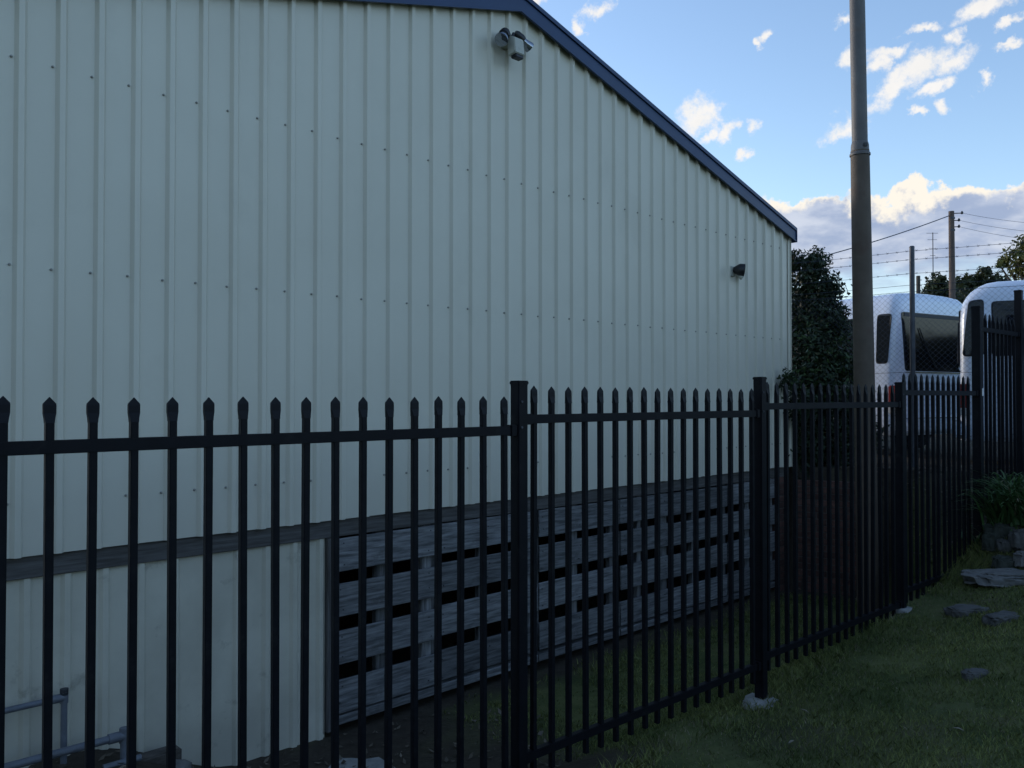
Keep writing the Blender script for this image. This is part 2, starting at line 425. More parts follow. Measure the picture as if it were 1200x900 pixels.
# ------------------------------------------------------------------ the shed
Z_AP, SL, T_AP, T_L, T_R = 3.21, .2754, 4.9, .19, 9.585
def roofz(t): return Z_AP - SL * abs(t - T_AP)
shed = thing('corrugated_shed', WP(4.9, 5.0, -2.33), 'cream corrugated steel shed wall with blue barge trim raised on timber bearer', 'shed')
SO = shed.location
PIT = .1992
def ribs(t0, t1, phase, s0, h=.024):
    """trapezoidal profile as (t, s)"""
    out = []
    k0 = int(math.floor((t0 - phase) / PIT)) - 1
    for k in range(k0, k0 + int((t1 - t0) / PIT) + 4):
        c = phase + k * PIT
        for dt, ds in ((-.031, 0), (-.014, -h), (.014, -h), (.031, 0)):
            out.append((c + dt, s0 + ds))
    out.sort()
    out = [p for p in out if t0 < p[0] < t1]
    return [(t0, s0)] + out + [(t1, s0)]


RIB0 = 1.224          # a rib centre (photo x=18 at the left edge)
S0 = 4.985
pr = ribs(T_L, T_R, RIB0, S0)
cuts = sorted(pr + [(T_AP, S0)])
m = MB(); n = len(cuts)
vs = []
for (t, s) in cuts: vs += [WP(t, s, -.845), WP(t, s, roofz(t) + .06)]
m.add(vs, [(2 * i, 2 * i + 2, 2 * i + 3, 2 * i + 1) for i in range(n - 1)])
m.build('wall_cladding', MT['cream'], shed, SO, fix=False)
# screws: three rows, one left of each rib
m = MB(); kk = 0
for zr in (1.79, .69, -.56):
    t = RIB0 - 6 * PIT
    while t < T_R - .1:
        tt = t - .045; t += PIT
        if tt < T_L + .02 or zr > roofz(tt) - .1: continue
        c = WP(tt, S0 - .004, zr + rnd.uniform(-.004, .004))
        m.tube([c + WN * .004, c - WN * .001, c - WN * .003, c - WN * .008], [.0075, .0075, .005, .004], 8)
tag(m.build('screws', MT['screw'], shed, SO), kind='stuff')
# corner flashing at right end, side wall, back wall, left wall
BACK = 19
m = MB(); m.box(WP(T_R - .02, S0 - .010, .6), WD, WN, UP, .05, .004, 2.9); m.box(WP(T_R + .006, S0 - .005, .6), WD, WN, UP, .004, .05, 2.9)
m.build('corner_flashing', MT['cream'], shed, SO)
for tt, nm in ((T_R, 'side_cladding'), (T_L, 'side_cladding')):
    m = MB(); vs = []; q = 0; s = 5.02; sg = 1 if tt > 5 else -1
    pts = []
    while s < BACK:
        for ds, h in ((0, 0), (.13, 0), (.147, .027), (.175, .027)): pts.append((min(s + ds, BACK), h * sg))
        s += PIT
    for (s, h) in pts: vs += [WP(tt + h * .6, s, -.845), WP(tt + h * .6, s, roofz(tt) + .03)]
    m.add(vs, [(2 * i, 2 * i + 2, 2 * i + 3, 2 * i + 1) for i in range(len(pts) - 1)])
    m.build(nm, MT['cream'], shed, SO, fix=False)
m = MB(); m.add([WP(T_L, BACK, -2.4), WP(T_R, BACK, -2.4), WP(T_R, BACK, roofz(T_R)), WP(T_AP, BACK, Z_AP), WP(T_L, BACK, roofz(T_L))], [(0, 1, 2, 3, 4)])
m.build('back_wall', MT['cream'], shed, SO)
for sg, t_e in ((1, T_R + .07), (-1, T_L - .07)):
    m = MB(); a, b = (T_AP, t_e) if sg > 0 else (t_e, T_AP)
    top = [WP(T_AP, 4.94, Z_AP + .10), WP(t_e, 4.94, roofz(t_e) + .10)]
    m.prism([top[0], top[1], top[1] + UP * .03, top[0] + UP * .03], WN * (BACK - 4.9))
    m.build('roof', MT['blue'], shed, SO)
    m = MB()
    # barge board: folded face with a lip at the bottom and a cap at the top
    def strip(s_a, s_b, z_a, z_b):
        p = [WP(T_AP, s_a, Z_AP + z_a), WP(t_e, s_a, roofz(t_e) + z_a), WP(t_e, s_a, roofz(t_e) + z_b), WP(T_AP, s_a, Z_AP + z_b)]
        m.prism(p, WN * (s_b - s_a))
    strip(4.925, 4.937, 0, .125); strip(4.914, 4.937, -.006, .014 - .006); strip(4.910, 4.937, .127, .165)
    m.box(WP(t_e + (.003 if sg > 0 else -.003), 4.96, roofz(t_e) + .075), WD, WN, UP, .006, .10, .17)
    m.build('barge_board', MT['blue'], shed, SO)
# timber bearer under the wall, floor, skirting
m = MB(); m.box(WP(4.89, 12, -.80), WD, WN, UP, 9.3, 13.8, .06); m.build('floor', MT['bearer'], shed, SO)
for tt in (T_L + .02, T_R - .02):
    m = MB(); m.box(WP(tt, 12.1, -1.62), WD, WN, UP, .03, 13.7, 1.62); m.build('under_wall', MT['bearer'], shed, SO)
pr2 = ribs(-.4, 3.115, RIB0 + .06, 5.035, .02)
m = MB(); vs = []
for (t, s) in pr2: vs += [WP(t, s, -2.42 + .006 * mnoise.noise(Vector((t * 3, 0, 0)))), WP(t, s, -.967)]
m.add(vs, [(2 * i, 2 * i + 2, 2 * i + 3, 2 * i + 1) for i in range(len(pr2) - 1)])
m.build('skirting_sheet', MT['cream_low'], shed, SO, fix=False)
m = MB(); m.box(WP(3.14, 5.04, -1.63), WD, WN, UP, .05, .08, 1.32); m.build('skirting_post', MT['bearer'], shed, SO, bevel=.003)

# ------------------------------------------------------------------ pallets closing the gap
brd_cache = {}
def board_mesh(L, H, T):
    k = (round(L, 3), round(H, 3), round(T, 3))
    if k not in brd_cache:
        m = MB(); bm = bmesh.new(); bmesh.ops.create_cube(bm, size=1)
        # long axis is local z so that the timber grain follows it
        bmesh.ops.scale(bm, vec=(H, T, L), verts=bm.verts)
        bmesh.ops.bevel(bm, geom=bm.edges[:], offset=.004, segments=1, affect='EDGES')
        me = bpy.data.meshes.new('board'); bm.to_mesh(me); bm.free(); me.materials.append(MT['timber']); brd_cache[k] = me
    return brd_cache[k]


def lay(me, name, c, parent, tilt=0.0):
    # local z -> WD, local x -> up, local y -> depth
    M3 = Matrix((( 0, -WN.x, WD.x), (0, -WN.y, WD.y), (1, 0, 0)))
    o = place(me, name, Vector(c) - parent.location, parent); o.rotation_euler = (M3 @ Matrix.Rotation(tilt, 3, 'Y')).to_euler()
    return o


bme = board_mesh(9.58 - T_L, .118, .09).copy(); bme.materials.clear(); bme.materials.append(MT['bearer'])
lay(bme, 'bearer', WP((T_L + 9.58) / 2, 5.05, -.907), shed)
PAL = [(3.185, 4.07), (4.085, 5.185), (5.20, 6.30), (6.315, 7.095), (7.11, 8.20), (8.215, 9.29)]
PLAB = ['weathered grey pallet hard against the cream skirting sheet, leftmost under the shed',
        'weathered grey pallet second from the cream skirting sheet under the shed',
        'weathered grey pallet third from the cream skirting sheet, right of the middle fence post',
        'narrow weathered grey pallet fourth from the skirting sheet, shorter than its neighbours',
        'weathered grey pallet second from the brick pier under the shed',
        'weathered grey pallet beside the brick pier, farthest under the shed']
for i, (a, b) in enumerate(PAL):
    base = thing('wooden_pallet', WP((a + b) / 2, 5.03, -2.29), PLAB[i], 'pallet', 'pallets closing the gap under the shed')
    dz = rnd.uniform(-.012, .012); L = b - a
    for j, (z0, z1) in enumerate(((-1.20, -.972), (-1.51, -1.283), (-1.835, -1.605), (-2.175, -1.945))):
        Lj = L - rnd.uniform(0, .02)
        me = board_mesh(Lj, z1 - z0, .022)
        lay(me, 'board', WP((a + b) / 2 + rnd.uniform(-.005, .005), 5.014 + rnd.uniform(-.003, .003), (z0 + z1) / 2 + (dz if j else min(dz, 0)) + rnd.uniform(-.006, 0)), base, rnd.uniform(-.006, .006))
    me = board_mesh(L, .062, .085); lay(me, 'base_plank', WP((a + b) / 2, 5.045, -2.232), base)
    for q, dp in ((.05, .07), (L * .48, .045), (L - .06, .015)):
        m = MB(); m.box(WP(a + q, 5.055 + dp, -1.585), WD, WN, UP, rnd.choice((.06, .09)), .05, 1.215); m.build('stringer', MT['timber'], base, base.location, bevel=.004)

# nail heads in the pallet boards
for o in [q for q in bpy.data.objects if q.name.startswith('wooden_pallet')]:
    a, b = next((a, b) for a, b in PAL if (WP((a + b) / 2, 5.03, -2.29) - o.location).length < .01)
    m = MB()
    for z in (-1.03, -1.15, -1.34, -1.46, -1.66, -1.79, -2.0, -2.13):
        for q in (.05, (b - a) * .48, b - a - .06):
            c = WP(a + q + rnd.uniform(-.02, .02), 5.003, z + rnd.uniform(-.02, .02)); m.tube([c + WN * .006, c - WN * .005], .0055, 6)
    tag(m.build('nails', MT['trim'], o, o.location), kind='stuff')

# ------------------------------------------------------------------ bricks
bm = bmesh.new(); bmesh.ops.create_cube(bm, size=1); bmesh.ops.scale(bm, vec=(.222, .105, .066), verts=bm.verts)
bmesh.ops.bevel(bm, geom=bm.edges[:], offset=.004, segments=1, affect='EDGES')
BRK = bpy.data.meshes.new('brick'); bm.to_mesh(BRK); bm.free(); BRK.materials.append(MT['brick'])
pier = MB(); pier.box(WP(9.445, 5.10, -1.65), WD, WN, UP, .215, .19, 1.36); pier_o = pier.build('brick_pier', MT['mortar'], shed, SO)
for k in range(18):
    for q in range(1 if k % 2 else 2):
        c = WP(9.445, 5.05, -2.30 + k * .0765)
        if k % 2 == 0: c += WD * ((q - .5) * .118)
        o = place(BRK, 'brick', c - SO, pier_o, (rnd.uniform(-.01, .01), 0, math.atan2(WD.y, WD.x) + (math.pi / 2 if k % 2 == 0 else 0) + rnd.uniform(-.01, .01)))
        if k % 2 == 0: o.location += WN * .055
BDv = Vector((.9, -.43, 0)).normalized(); BNv = Vector((-.43, -.9, 0)).normalized()
B0 = Vector((3.43, 10.16, 0)); BL = .86
bw = thing('brick_retaining_wall', B0 + BDv * BL / 2 - UP * 2.36, 'low dark brick retaining wall running from shed corner below the bush', 'brick wall')
m = MB(); m.box(B0 + BDv * BL / 2 - BNv * .055 + UP * -1.70, BDv, BNv, UP, BL - .01, .10, 1.38); m.build('mortar_core', MT['mortar'], bw, bw.location)
for k in range(18):
    x = 0 if k % 2 == 0 else -.117
    while x < BL - .05:
        x0 = max(x, 0); x1 = min(x + .222, BL)
        if x1 - x0 > .06:
            c = B0 + BDv * ((x0 + x1) / 2) - BNv * (.05 + rnd.uniform(-.003, .003)) + UP * (-2.34 + k * .0765)
            o = place(BRK, 'brick', c - bw.location, bw, (0, rnd.uniform(-.008, .008), math.atan2(BDv.y, BDv.x) + rnd.uniform(-.01, .01)), ((x1 - x0) / .222, 1, 1))
        x += .234

# ------------------------------------------------------------------ wall lights
FL = WP(4.765, S0 - .03, 2.915)
fl = thing('floodlight', FL, 'twin-lamp security floodlight with beige sensor box under the shed gable peak', 'floodlight')
m = MB(); m.tube([FL + WN * .03, FL - WN * .03], [.055, .05], 16); m.build('mount_plate', MT['beige'], fl, FL, smooth=True)
def lamp(base, d, hl, r0):
    d = Vector(d).normalized()
    m = MB(); p0 = base; m.tube([p0, p0 + d * .02, p0 + d * hl * .75, p0 + d * hl], [r0 * .5, r0 * .85, r0, r0 * .92], 16); h = m.build('lamp_holder', MT['blackpl'], fl, FL, smooth=True)
    m = MB(); p1 = p0 + d * hl; m.tube([p1 - d * .005, p1 + d * .03, p1 + d * .07, p1 + d * .085, p1 + d * .09], [r0 * .7, r0 * .9, r0 * 1.25, r0 * 1.2, .01], 18); b = m.build('lamp_bulb', MT['bulb'], fl, FL, smooth=True)
c0 = FL - WN * .05
lamp(c0 - WD * .055 + UP * .062, -WD * .62 - WN * .30 - UP * .72, .075, .046)
lamp(c0 + WD * .05 + UP * .085, WD * .85 - WN * .15 - UP * .55, .095, .036)
for sgn in (-1, 1):
    m = MB(); m.tube([c0 + UP * .01, c0 + WD * sgn * .035 + UP * .07], .014, 8); m.build('arm', MT['blackpl'], fl, FL)
m = MB(); cs = c0 - WN * .045 - UP * .05
ax = WD; pts = [cs + WN * .05 + UP * .09, cs - WN * .05 + UP * .04, cs - WN * .065 - UP * .09, cs + WN * .02 - UP * .10]
m.prism([p - WD * .055 for p in pts], WD * .11); m.build('sensor_box', MT['beige'], fl, FL, bevel=.006)
m = MB(); m.box(cs - WN * .03 - UP * .108, WD, WN, UP, .09, .06, .03); m.build('sensor_lens', MT['blackpl'], fl, FL, bevel=.006)

def wall_t(x, s=S0):
    r = (x - 600) / F; return s * (WD.x * r + WD.y) / (-WN.x * 1 * 0 + (-(WN.x * r + WN.y)) * -1) if False else s * (WD.x * r + WD.y) / (WN.x * r + WN.y)
tl = wall_t(857); ll = (WP(tl, S0, 0)).y
WL = WP(tl, S0 - .005, (465 - 318) / F * ll)
wl = thing('wall_light', WL, 'small black hooded lamp on the shed wall near its far corner', 'wall light')
m = MB(); m.box(WL - WN * .01, WD, WN, UP, .09, .03, .11); m.build('mount_plate', MT['beige'], wl, WL, bevel=.004)
m = MB(); hd = (WD * .62 - WN * .75 - UP * .12).normalized(); p0 = WL - WN * .03 + UP * .02
m.tube([p0 - hd * .005, p0 + hd * .025, p0 + hd * .06, p0 + hd * .115, p0 + hd * .118], [.022, .048, .070, .074, .055], 14); m.build('hood', MT['blackpl'], wl, WL, smooth=True)
m = MB(); m.tube([p0 + hd * .03 - UP * .03, p0 + hd * .10 - UP * .085], [.02, .03], 10); m.build('sensor', MT['beige'], wl, WL, smooth=True)

# ------------------------------------------------------------------ the black palisade fence
fence = thing('metal_fence', FP(2.9, DF, -2.13), 'long black steel picket fence with spear tips stepping along the lawn', 'fence')
FO = fence.location
def picket_meshes(h):
    out = []
    m = MB(); m.box((0, 0, -.085 - (h - .085) / 2), FD, FN, UP, .027, .027, h - .085); me = m.build('tmp', MT['black'], local=True, bevel=.002); out.append(me)
    m = MB(); rows = [(0, .001, .001), (-.022, .0198, .004), (-.028, .0206, .005), (-.055, .0200, .0065), (-.076, .0155, .011), (-.088, .0138, .0138)]
    vs = []
    for z, a, b in rows:
        for sa, sb in ((1, 1), (-1, 1), (-1, -1), (1, -1)): vs.append(FD * a * sa + FN * b * sb + UP * z)
    fs = [(3, 2, 1, 0)]
    for i in range(len(rows) - 1):
        for k in range(4): fs.append((i * 4 + k, i * 4 + (k + 1) % 4, i * 4 + 4 + (k + 1) % 4, i * 4 + 4 + k))
    m.add(vs, fs); out.append(m.build('tmp', MT['black'], local=True))
    ms = [o.data for o in out]
    for o in out: bpy.data.objects.remove(o)
    ms[0].name = 'picket'; ms[1].name = 'spear_head'
    return ms
PM, SM = picket_meshes(2.0)
def run_pickets(ts, ztop, root):
    for t in ts:
        p = place(PM, 'picket', FP(t, DF, ztop + rnd.uniform(-.003, .003)) - root.location, root, (rnd.uniform(-.003, .003), rnd.uniform(-.003, .003), 0))
        place(SM, 'spear_head', (0, 0, 0), p)
def run_rails(t0, t1, ztop, root, drop=1.72):
    for z in (ztop - .17, ztop - .17 - drop):
        m = MB(); m.box(FP((t0 + t1) / 2, DF + .0, z), FD, FN, UP, t1 - t0, .038, .046); m.build('rail', MT['black'], root, root.location, bevel=.003)
        for te, sg in ((t0, 1), (t1, -1)):
            m = MB(); m.box(FP(te + sg * .02, DF, z), FD, FN, UP, .04, .05, .056); m.build('rail_bracket', MT['black'], root, root.location, bevel=.003)
def post(t, z0, z1, root, w=.065):
    m = MB(); m.box(FP(t, DF, (z0 + z1) / 2), FD, FN, UP, w, w, z1 - z0); p = m.build('post', MT['black'], root, root.location, bevel=.004)
    m = MB(); m.box(FP(t, DF, z1 + .006), FD, FN, UP, w + .008, w + .008, .022); m.build('post_cap', MT['black'], p, root.location, bevel=.005)
    m = MB()
    for dz in (-.09, -.22):
        c = FP(t - .012, DF - w / 2, z1 + dz); m.tube([c + FN * .002, c - FN * .006], .006, 8)
    m.build('bolt', MT['galv'], p, root.location)
run_pickets([.608 + .1368 * k for k in range(-6, 17)], 0.0, fence); run_rails(-.30, 2.867, 0.0, fence)
post(-.335, -2.3, .065, fence)
post(2.90, -2.3, .065, fence)
run_pickets([3.004 + .1279 * k for k in range(17)], .055, fence); run_rails(2.933, 5.122, .055, fence)
post(5.155, -2.3, .12, fence)
run_pickets([5.248 + .1245 * k for k in range(17)], .103, fence); run_rails(5.188, 7.357, .103, fence)
post(7.39, -2.0, .11, fence)
run_pickets([7.469 + .1237 * k for k in range(13)], .205, fence); run_rails(7.423, 9.16, .205, fence)
fence2 = thing('metal_fence', FP(9.8, DF, -1.2), 'short raised section of black picket fence at far end beyond the strappy plants', 'fence')
post(9.205, -1.75, .90, fence2, .08); post(10.46, -1.4, 1.17, fence2, .07)
run_pickets([9.32 + .1215 * k for k in range(9)], .86, fence2); run_rails(9.245, 10.425, .86, fence2)
run_pickets([10.58 + .1215 * k for k in range(6)], .86, fence2); run_rails(10.495, 11.4, .86, fence2)
tgp = FP(9.205, DF - .044, 0); tgp = tgp + UP * ((465 - 459.5) / F * tgp.y)
m = MB(); m.box(tgp + FD * .018, FD, FN, UP, .034, .004, .075); tag(m.build('paper_tag', MT['paper'], None, tgp), 'small white tag stuck on the tallest gate-side fence post', 'tag')

# concrete footing collars
def lump(name, c, rx, ry, rz, m_, seed, rot=0, sub=3, amp=.18, flat=.0, smooth=True, freq=1.6, zexp=.6):
    bm = bmesh.new(); bmesh.ops.create_icosphere(bm, subdivisions=sub, radius=1)
    for v in bm.verts:
        p = v.co.copy(); q = Vector((math.copysign(abs(p.x) ** .75, p.x), math.copysign(abs(p.y) ** .75, p.y), math.copysign(abs(p.z) ** zexp, p.z)))
        nz = mnoise.fractal(p * freq + Vector((seed * 7.3, seed * 3.1, seed)), 1.0, 2.0, 6)
        q *= 1 + amp * nz
        v.co = Vector((q.x * rx, q.y * ry, q.z * rz))
    bmesh.ops.rotate(bm, cent=(0, 0, 0), matrix=Matrix.Rotation(rot, 3, 'Z'), verts=bm.verts)
    me = bpy.data.meshes.new(name); bm.to_mesh(me); bm.free(); me.materials.append(m_)
    if smooth:
        me.polygons.foreach_set('use_smooth', [True] * len(me.polygons))
        try: me.set_sharp_from_angle(angle=R(50))
        except Exception: pass
    o = bpy.data.objects.new(name, me); C.objects.link(o); o.location = c
    return o
for t, rx, lab in ((5.155, .15, 'pale rough concrete footing round the tall post in middle of lawn edge'), (7.39, .085, 'small grey concrete footing at the far post near bank')):
    p = FP(t, DF - .01, 0); z = zg(p.x, p.y)
    tag(lump('post_footing', (p.x, p.y, z - .01), rx, rx * .85, .04, MT['concrete'], t, FA, amp=.35), lab, 'footing', 'concrete footings')

# ------------------------------------------------------------------ pipes and junk at lower left
def ws(x, y, s):       # point on plane s (wall frame) seen at pixel
    r = (x - 600) / F; lam = s / (WN.x * r + WN.y); return Vector((r * lam, lam, (465 - y) / F * lam))
pA = ws(70, 817, 4.93); pB = ws(-60, 850, 4.93); pB.z = pA.z; pC = ws(78, 806, 4.93)
p1 = thing('pipe', pC - UP * .5, 'grey drain pipe with tee joint on the skirting sheet, upper of two', 'pipe', 'grey pipes at the shed skirting')
m = MB(); m.tube([pC, pC - UP * .62], .0165, 12); m.build('upright', MT['pvc'], p1, p1.location, smooth=True)
j = Vector((pC.x, pC.y, pA.z)); m = MB(); m.tube([j - WD * .02, pB], .0165, 12); m.build('run', MT['pvc'], p1, p1.location, smooth=True)
m = MB(); m.tube([j - WD * .065, j + WD * .0], .023, 12); m.tube([j + UP * .03, j - UP * .03], .021, 12); m.build('tee_joint', MT['pvc'], p1, p1.location, smooth=True)
m = MB(); m.tube([pC + UP * .004, pC - UP * .03], .021, 12); m.build('end_cap', MT['trim'], p1, p1.location, smooth=True)
pA = ws(138, 862, 4.78); pB = ws(-60, 905, 4.78); pB.z = pA.z; pC = ws(149, 851, 4.78)
p2 = thing('pipe', pC - UP * .5, 'thick grey drain pipe with upright and tee joint low near ground', 'pipe', 'grey pipes at the shed skirting')
j = Vector((pC.x, pC.y, pA.z))
m = MB(); m.tube([pC, pC - UP * .62], .023, 12); m.build('upright', MT['pvc'], p2, p2.location, smooth=True)
m = MB(); m.tube([j, pB], .021, 12); m.build('run', MT['pvc'], p2, p2.location, smooth=True)
m = MB(); m.tube([j - WD * .085, j + WD * .0], .028, 12); m.tube([j + UP * .04, j - UP * .04], .028, 12); m.build('tee_joint', MT['pvc'], p2, p2.location, smooth=True)
q0 = ws(124, 884, 4.74); q1 = ws(168, 873, 4.74); q1.z = q0.z = -1.975
m = MB(); m.tube([q0, q1], .018, 12); p3 = m.build('pipe_offcut', MT['pvc'], None, q0, smooth=True); tag(p3, 'short loose grey pipe offcut lying under the thick pipe', 'pipe')
q0 = ws(163, 884, 4.88); q1 = ws(200, 877, 4.9)
m = MB(); m.box((q0 + q1) / 2 - UP * .045, WD, WN, UP, .30, .10, .10); o = m.build('timber_offcut', MT['rotten'], None, (q0 + q1) / 2, bevel=.01); tag(o, 'dark rotten timber offcut on the ground against the skirting sheet', 'timber')
o = lump('rubble_stone', ws(212, 903, 4.8), .07, .06, .07, MT['rock'], 3.3); tag(o, 'grey rubble stone at foot of the skirting sheet beside rotten timber', 'stone')

# ------------------------------------------------------------------ street pole (tall steel pole behind the fence)
PB = Vector((3.80, 9.0, zg(3.8, 9.0)))
pole = thing('steel_pole', PB, 'tall brown grey steel pole with a swaged joint behind the fence', 'pole')
def pxr(w, lam): return w / F * lam / 2
zj = (465 - 176) / F * 9.0
def poleax(z): return Vector((3.80 - .012 * (z + 2.2) , 9.0, z))
m = MB(); m.tube([poleax(z) for z in (PB.z - .3, -1, 0, 1, 2, zj)], [.112, .110, .107, .103, .099, .096], 28); m.build('lower_tube', MT['pole'], pole, PB, smooth=True)
m = MB(); m.tube([poleax(z) for z in (zj + .10, 4, 6, 8.5)], [.080, .079, .075, .068], 28); m.build('upper_tube', MT['pole_up'], pole, PB, smooth=True)
m = MB(); m.tube([poleax(zj + d) for d in (-.055, -.05, -.03, -.02, .0, .06, .085, .1)], [.099, .106, .106, .097, .093, .091, .085, .079], 28); m.build('joint_collar', MT['pole_up'], pole, PB, smooth=True)
m = MB(); c = poleax(zj + .045); m.box(c - Vector((-.02, .095, 0)), (1, 0, 0), (0, 1, 0), UP, .04, .02, .04); m.build('clamp_lug', MT['trim'], pole, PB, bevel=.004)

# ------------------------------------------------------------------ foliage helper
def leaf_cloud(blobs, dens, L, W, seed, shell=.55):
    """blobs: (centre, rx, ry, rz). pointed quads, folded slightly"""
    g = np.random.default_rng(seed); Vs = []; n0 = 0; Fs = []
    for (c, rx, ry, rz) in blobs:
        n = int(dens * (rx * ry * rz) ** (2 / 3))
        d = g.normal(size=(n, 3)); d /= np.linalg.norm(d, axis=1)[:, None]
        rr = np.where(g.random(n) < .7, g.uniform(shell, 1.12, n), g.uniform(.1, 1, n))
        wob = 1 + .28 * np.sin(d[:, 0] * 5 + seed) * np.cos(d[:, 2] * 6 + d[:, 1] * 4)
        P = np.array(c) + d * (rr * wob)[:, None] * np.array([rx, ry, rz])
        nrm = d + g.normal(size=(n, 3)) * .75 + np.array([0, 0, .35]); nrm /= np.linalg.norm(nrm, axis=1)[:, None]
        a = np.cross(nrm, g.normal(size=(n, 3))); a /= np.linalg.norm(a, axis=1)[:, None]; b = np.cross(nrm, a)
        l = L * g.uniform(.45, 1.6, n)[:, None]; w = W * g.uniform(.6, 1.3, n)[:, None]
        v = np.stack([P - a * l * .5, P + b * w * .5 - nrm * l * .06, P + a * l * .5 - nrm * l * .12, P - b * w * .5 - nrm * l * .06], 1)
        Vs.append(v.reshape(-1, 3)); Fs.append(n0 + np.arange(n * 4).reshape(-1, 4)); n0 += n * 4
    return np.concatenate(Vs), np.concatenate(Fs)


# bush between shed corner and pole
bb = [(948, 316, 20, 11.3), (958, 306, 14, 11.3), (972, 336, 15, 11.2), (980, 366, 13, 11.1), (930, 305, 12, 11.3), (940, 345, 26, 11.4), (966, 345, 22, 11.2), (955, 375, 30, 11.2), (980, 385, 20, 11.0), (935, 385, 22, 11.3),
      (948, 415, 32, 10.9), (980, 425, 24, 10.8), (998, 440, 16, 11), (938, 450, 28, 10.6), (968, 460, 30, 10.5), (996, 475, 22, 10.8), (925, 447, 11, 9.95), (940, 478, 20, 10.1),
      (950, 500, 30, 10.5), (985, 510, 30, 10.6), (940, 530, 26, 10.5), (975, 540, 26, 10.6), (1010, 510, 22, 11)]
BL_ = []
for x, y, r, lam in bb:
    p = at(x, y, lam); rr = r / F * lam; BL_.append((tuple(p), rr, rr * 1.25, rr * 1.1))
bc = Vector((4.05, 11.0, YARD - .1))
bush = thing('bush', bc, 'dense dark green leafy bush behind shed corner and steel pole', 'bush')
V, Fc = leaf_cloud(BL_, 15500, .062, .032, 3)
fast_mesh('foliage', V - np.array(bc), Fc, MT['leafd'], bush)
V, Fc = leaf_cloud([((p[0], p[1] - .12, p[2] + .05), a * 1.02, b, c) for (p, a, b, c) in BL_[10:17]], 2600, .062, .032, 5, .85)
fast_mesh('young_foliage', V - np.array(bc), Fc, MT['leafm'], bush)
m = MB()
for q in range(7):
    tip = Vector(BL_[(q * 2 + 1) % 14][0]); mid = bc.lerp(tip, .5) + Vector((rnd.uniform(-.1, .1), rnd.uniform(-.1, .1), .1))
    m.tube([bc + Vector((rnd.uniform(-.1, .1), rnd.uniform(-.1, .1), 0)), mid, tip], [.035, .022, .008], 7)
m.build('stems', MT['bark'], bush, bc)

# ------------------------------------------------------------------ chain link fence of the yard
CDv = Vector((.81, -.59, 0)).normalized(); CP = Vector((4.865, 10.2, 0))
def CLP(k, z): return CP + CDv * k + UP * z
K0, K1 = -1.6, 4.6
cl = thing('chain_link_fence', CLP(0, YARD), 'galvanised chain link fence with barbed wire strands in front of the vans', 'chain link fence')
CO = cl.location
ztop, zbot = 1.28, YARD + .03
m = MB(); H = ztop - zbot; pit = .066
def wireline(a, b, r):
    d = (b - a).normalized(); u = d.cross(Vector((.59, .81, 0))).normalized(); w = d.cross(u)
    vs = [p + (u * math.cos(q) + w * math.sin(q)) * r for p in (a, b) for q in (0, 2.094, 4.189)]
    m.add(vs, [(0, 1, 4, 3), (1, 2, 5, 4), (2, 0, 3, 5)])
k = K0 - H
while k < K1:
    for sg in (1, -1):
        ka, kb = (k, k + H) if sg > 0 else (k + H, k)
        za, zb_ = zbot, ztop
        lo = max(min(ka, kb), K0); hi = min(max(ka, kb), K1)
        if hi - lo < .02: continue
        def zof(kk): return za + (kk - ka) / (kb - ka) * (zb_ - za)
        off = Vector((.59, .81, 0)) * (.002 * sg)
        wireline(CLP(lo, zof(lo)) + off, CLP(hi, zof(hi)) + off, .0012)
    k += pit
tag(m.build('chain_link_mesh', MT['wire'], cl, CO, fix=False), kind='stuff')
for kk in (-1.6, 0.0, 2.6, 4.6):
    m = MB(); m.tube([CLP(kk, YARD - .1), CLP(kk, 1.82)], .030, 12); p = m.build('post', MT['galv'], cl, CO, smooth=True)
    m = MB(); m.tube([CLP(kk, 1.82), CLP(kk, 1.835)], [.034, .02], 12); m.build('post_cap', MT['galv'], p, CO, smooth=True)
for zz, barb in ((1.28, 0), (1.36, 0), (1.50, 1), (1.67, 1), (1.775, 1), (.3, 0)):
    m = MB()
    segs = 24
    pts = []
    for i in range(segs + 1):
        kk = K0 + (K1 - K0) * i / segs; u = (kk % 2.6) / 2.6
        pts.append(CLP(kk, zz - .02 * math.sin(math.pi * min(1, abs(u)))))
    m.tube(pts, .0024, 5)
    if barb:
        kk = K0
        while kk < K1:
            p = CLP(kk, zz - .02 * math.sin(math.pi * ((kk % 2.6) / 2.6)))
            for a in (.6, 2.2): m.tube([p - (CDv * math.cos(a) + UP * math.sin(a)) * .014, p + (CDv * math.cos(a) + UP * math.sin(a)) * .018], .002, 3)
            kk += .11
    m.build('barbed_wire' if barb else 'tension_wire', MT['wire'], cl, CO)

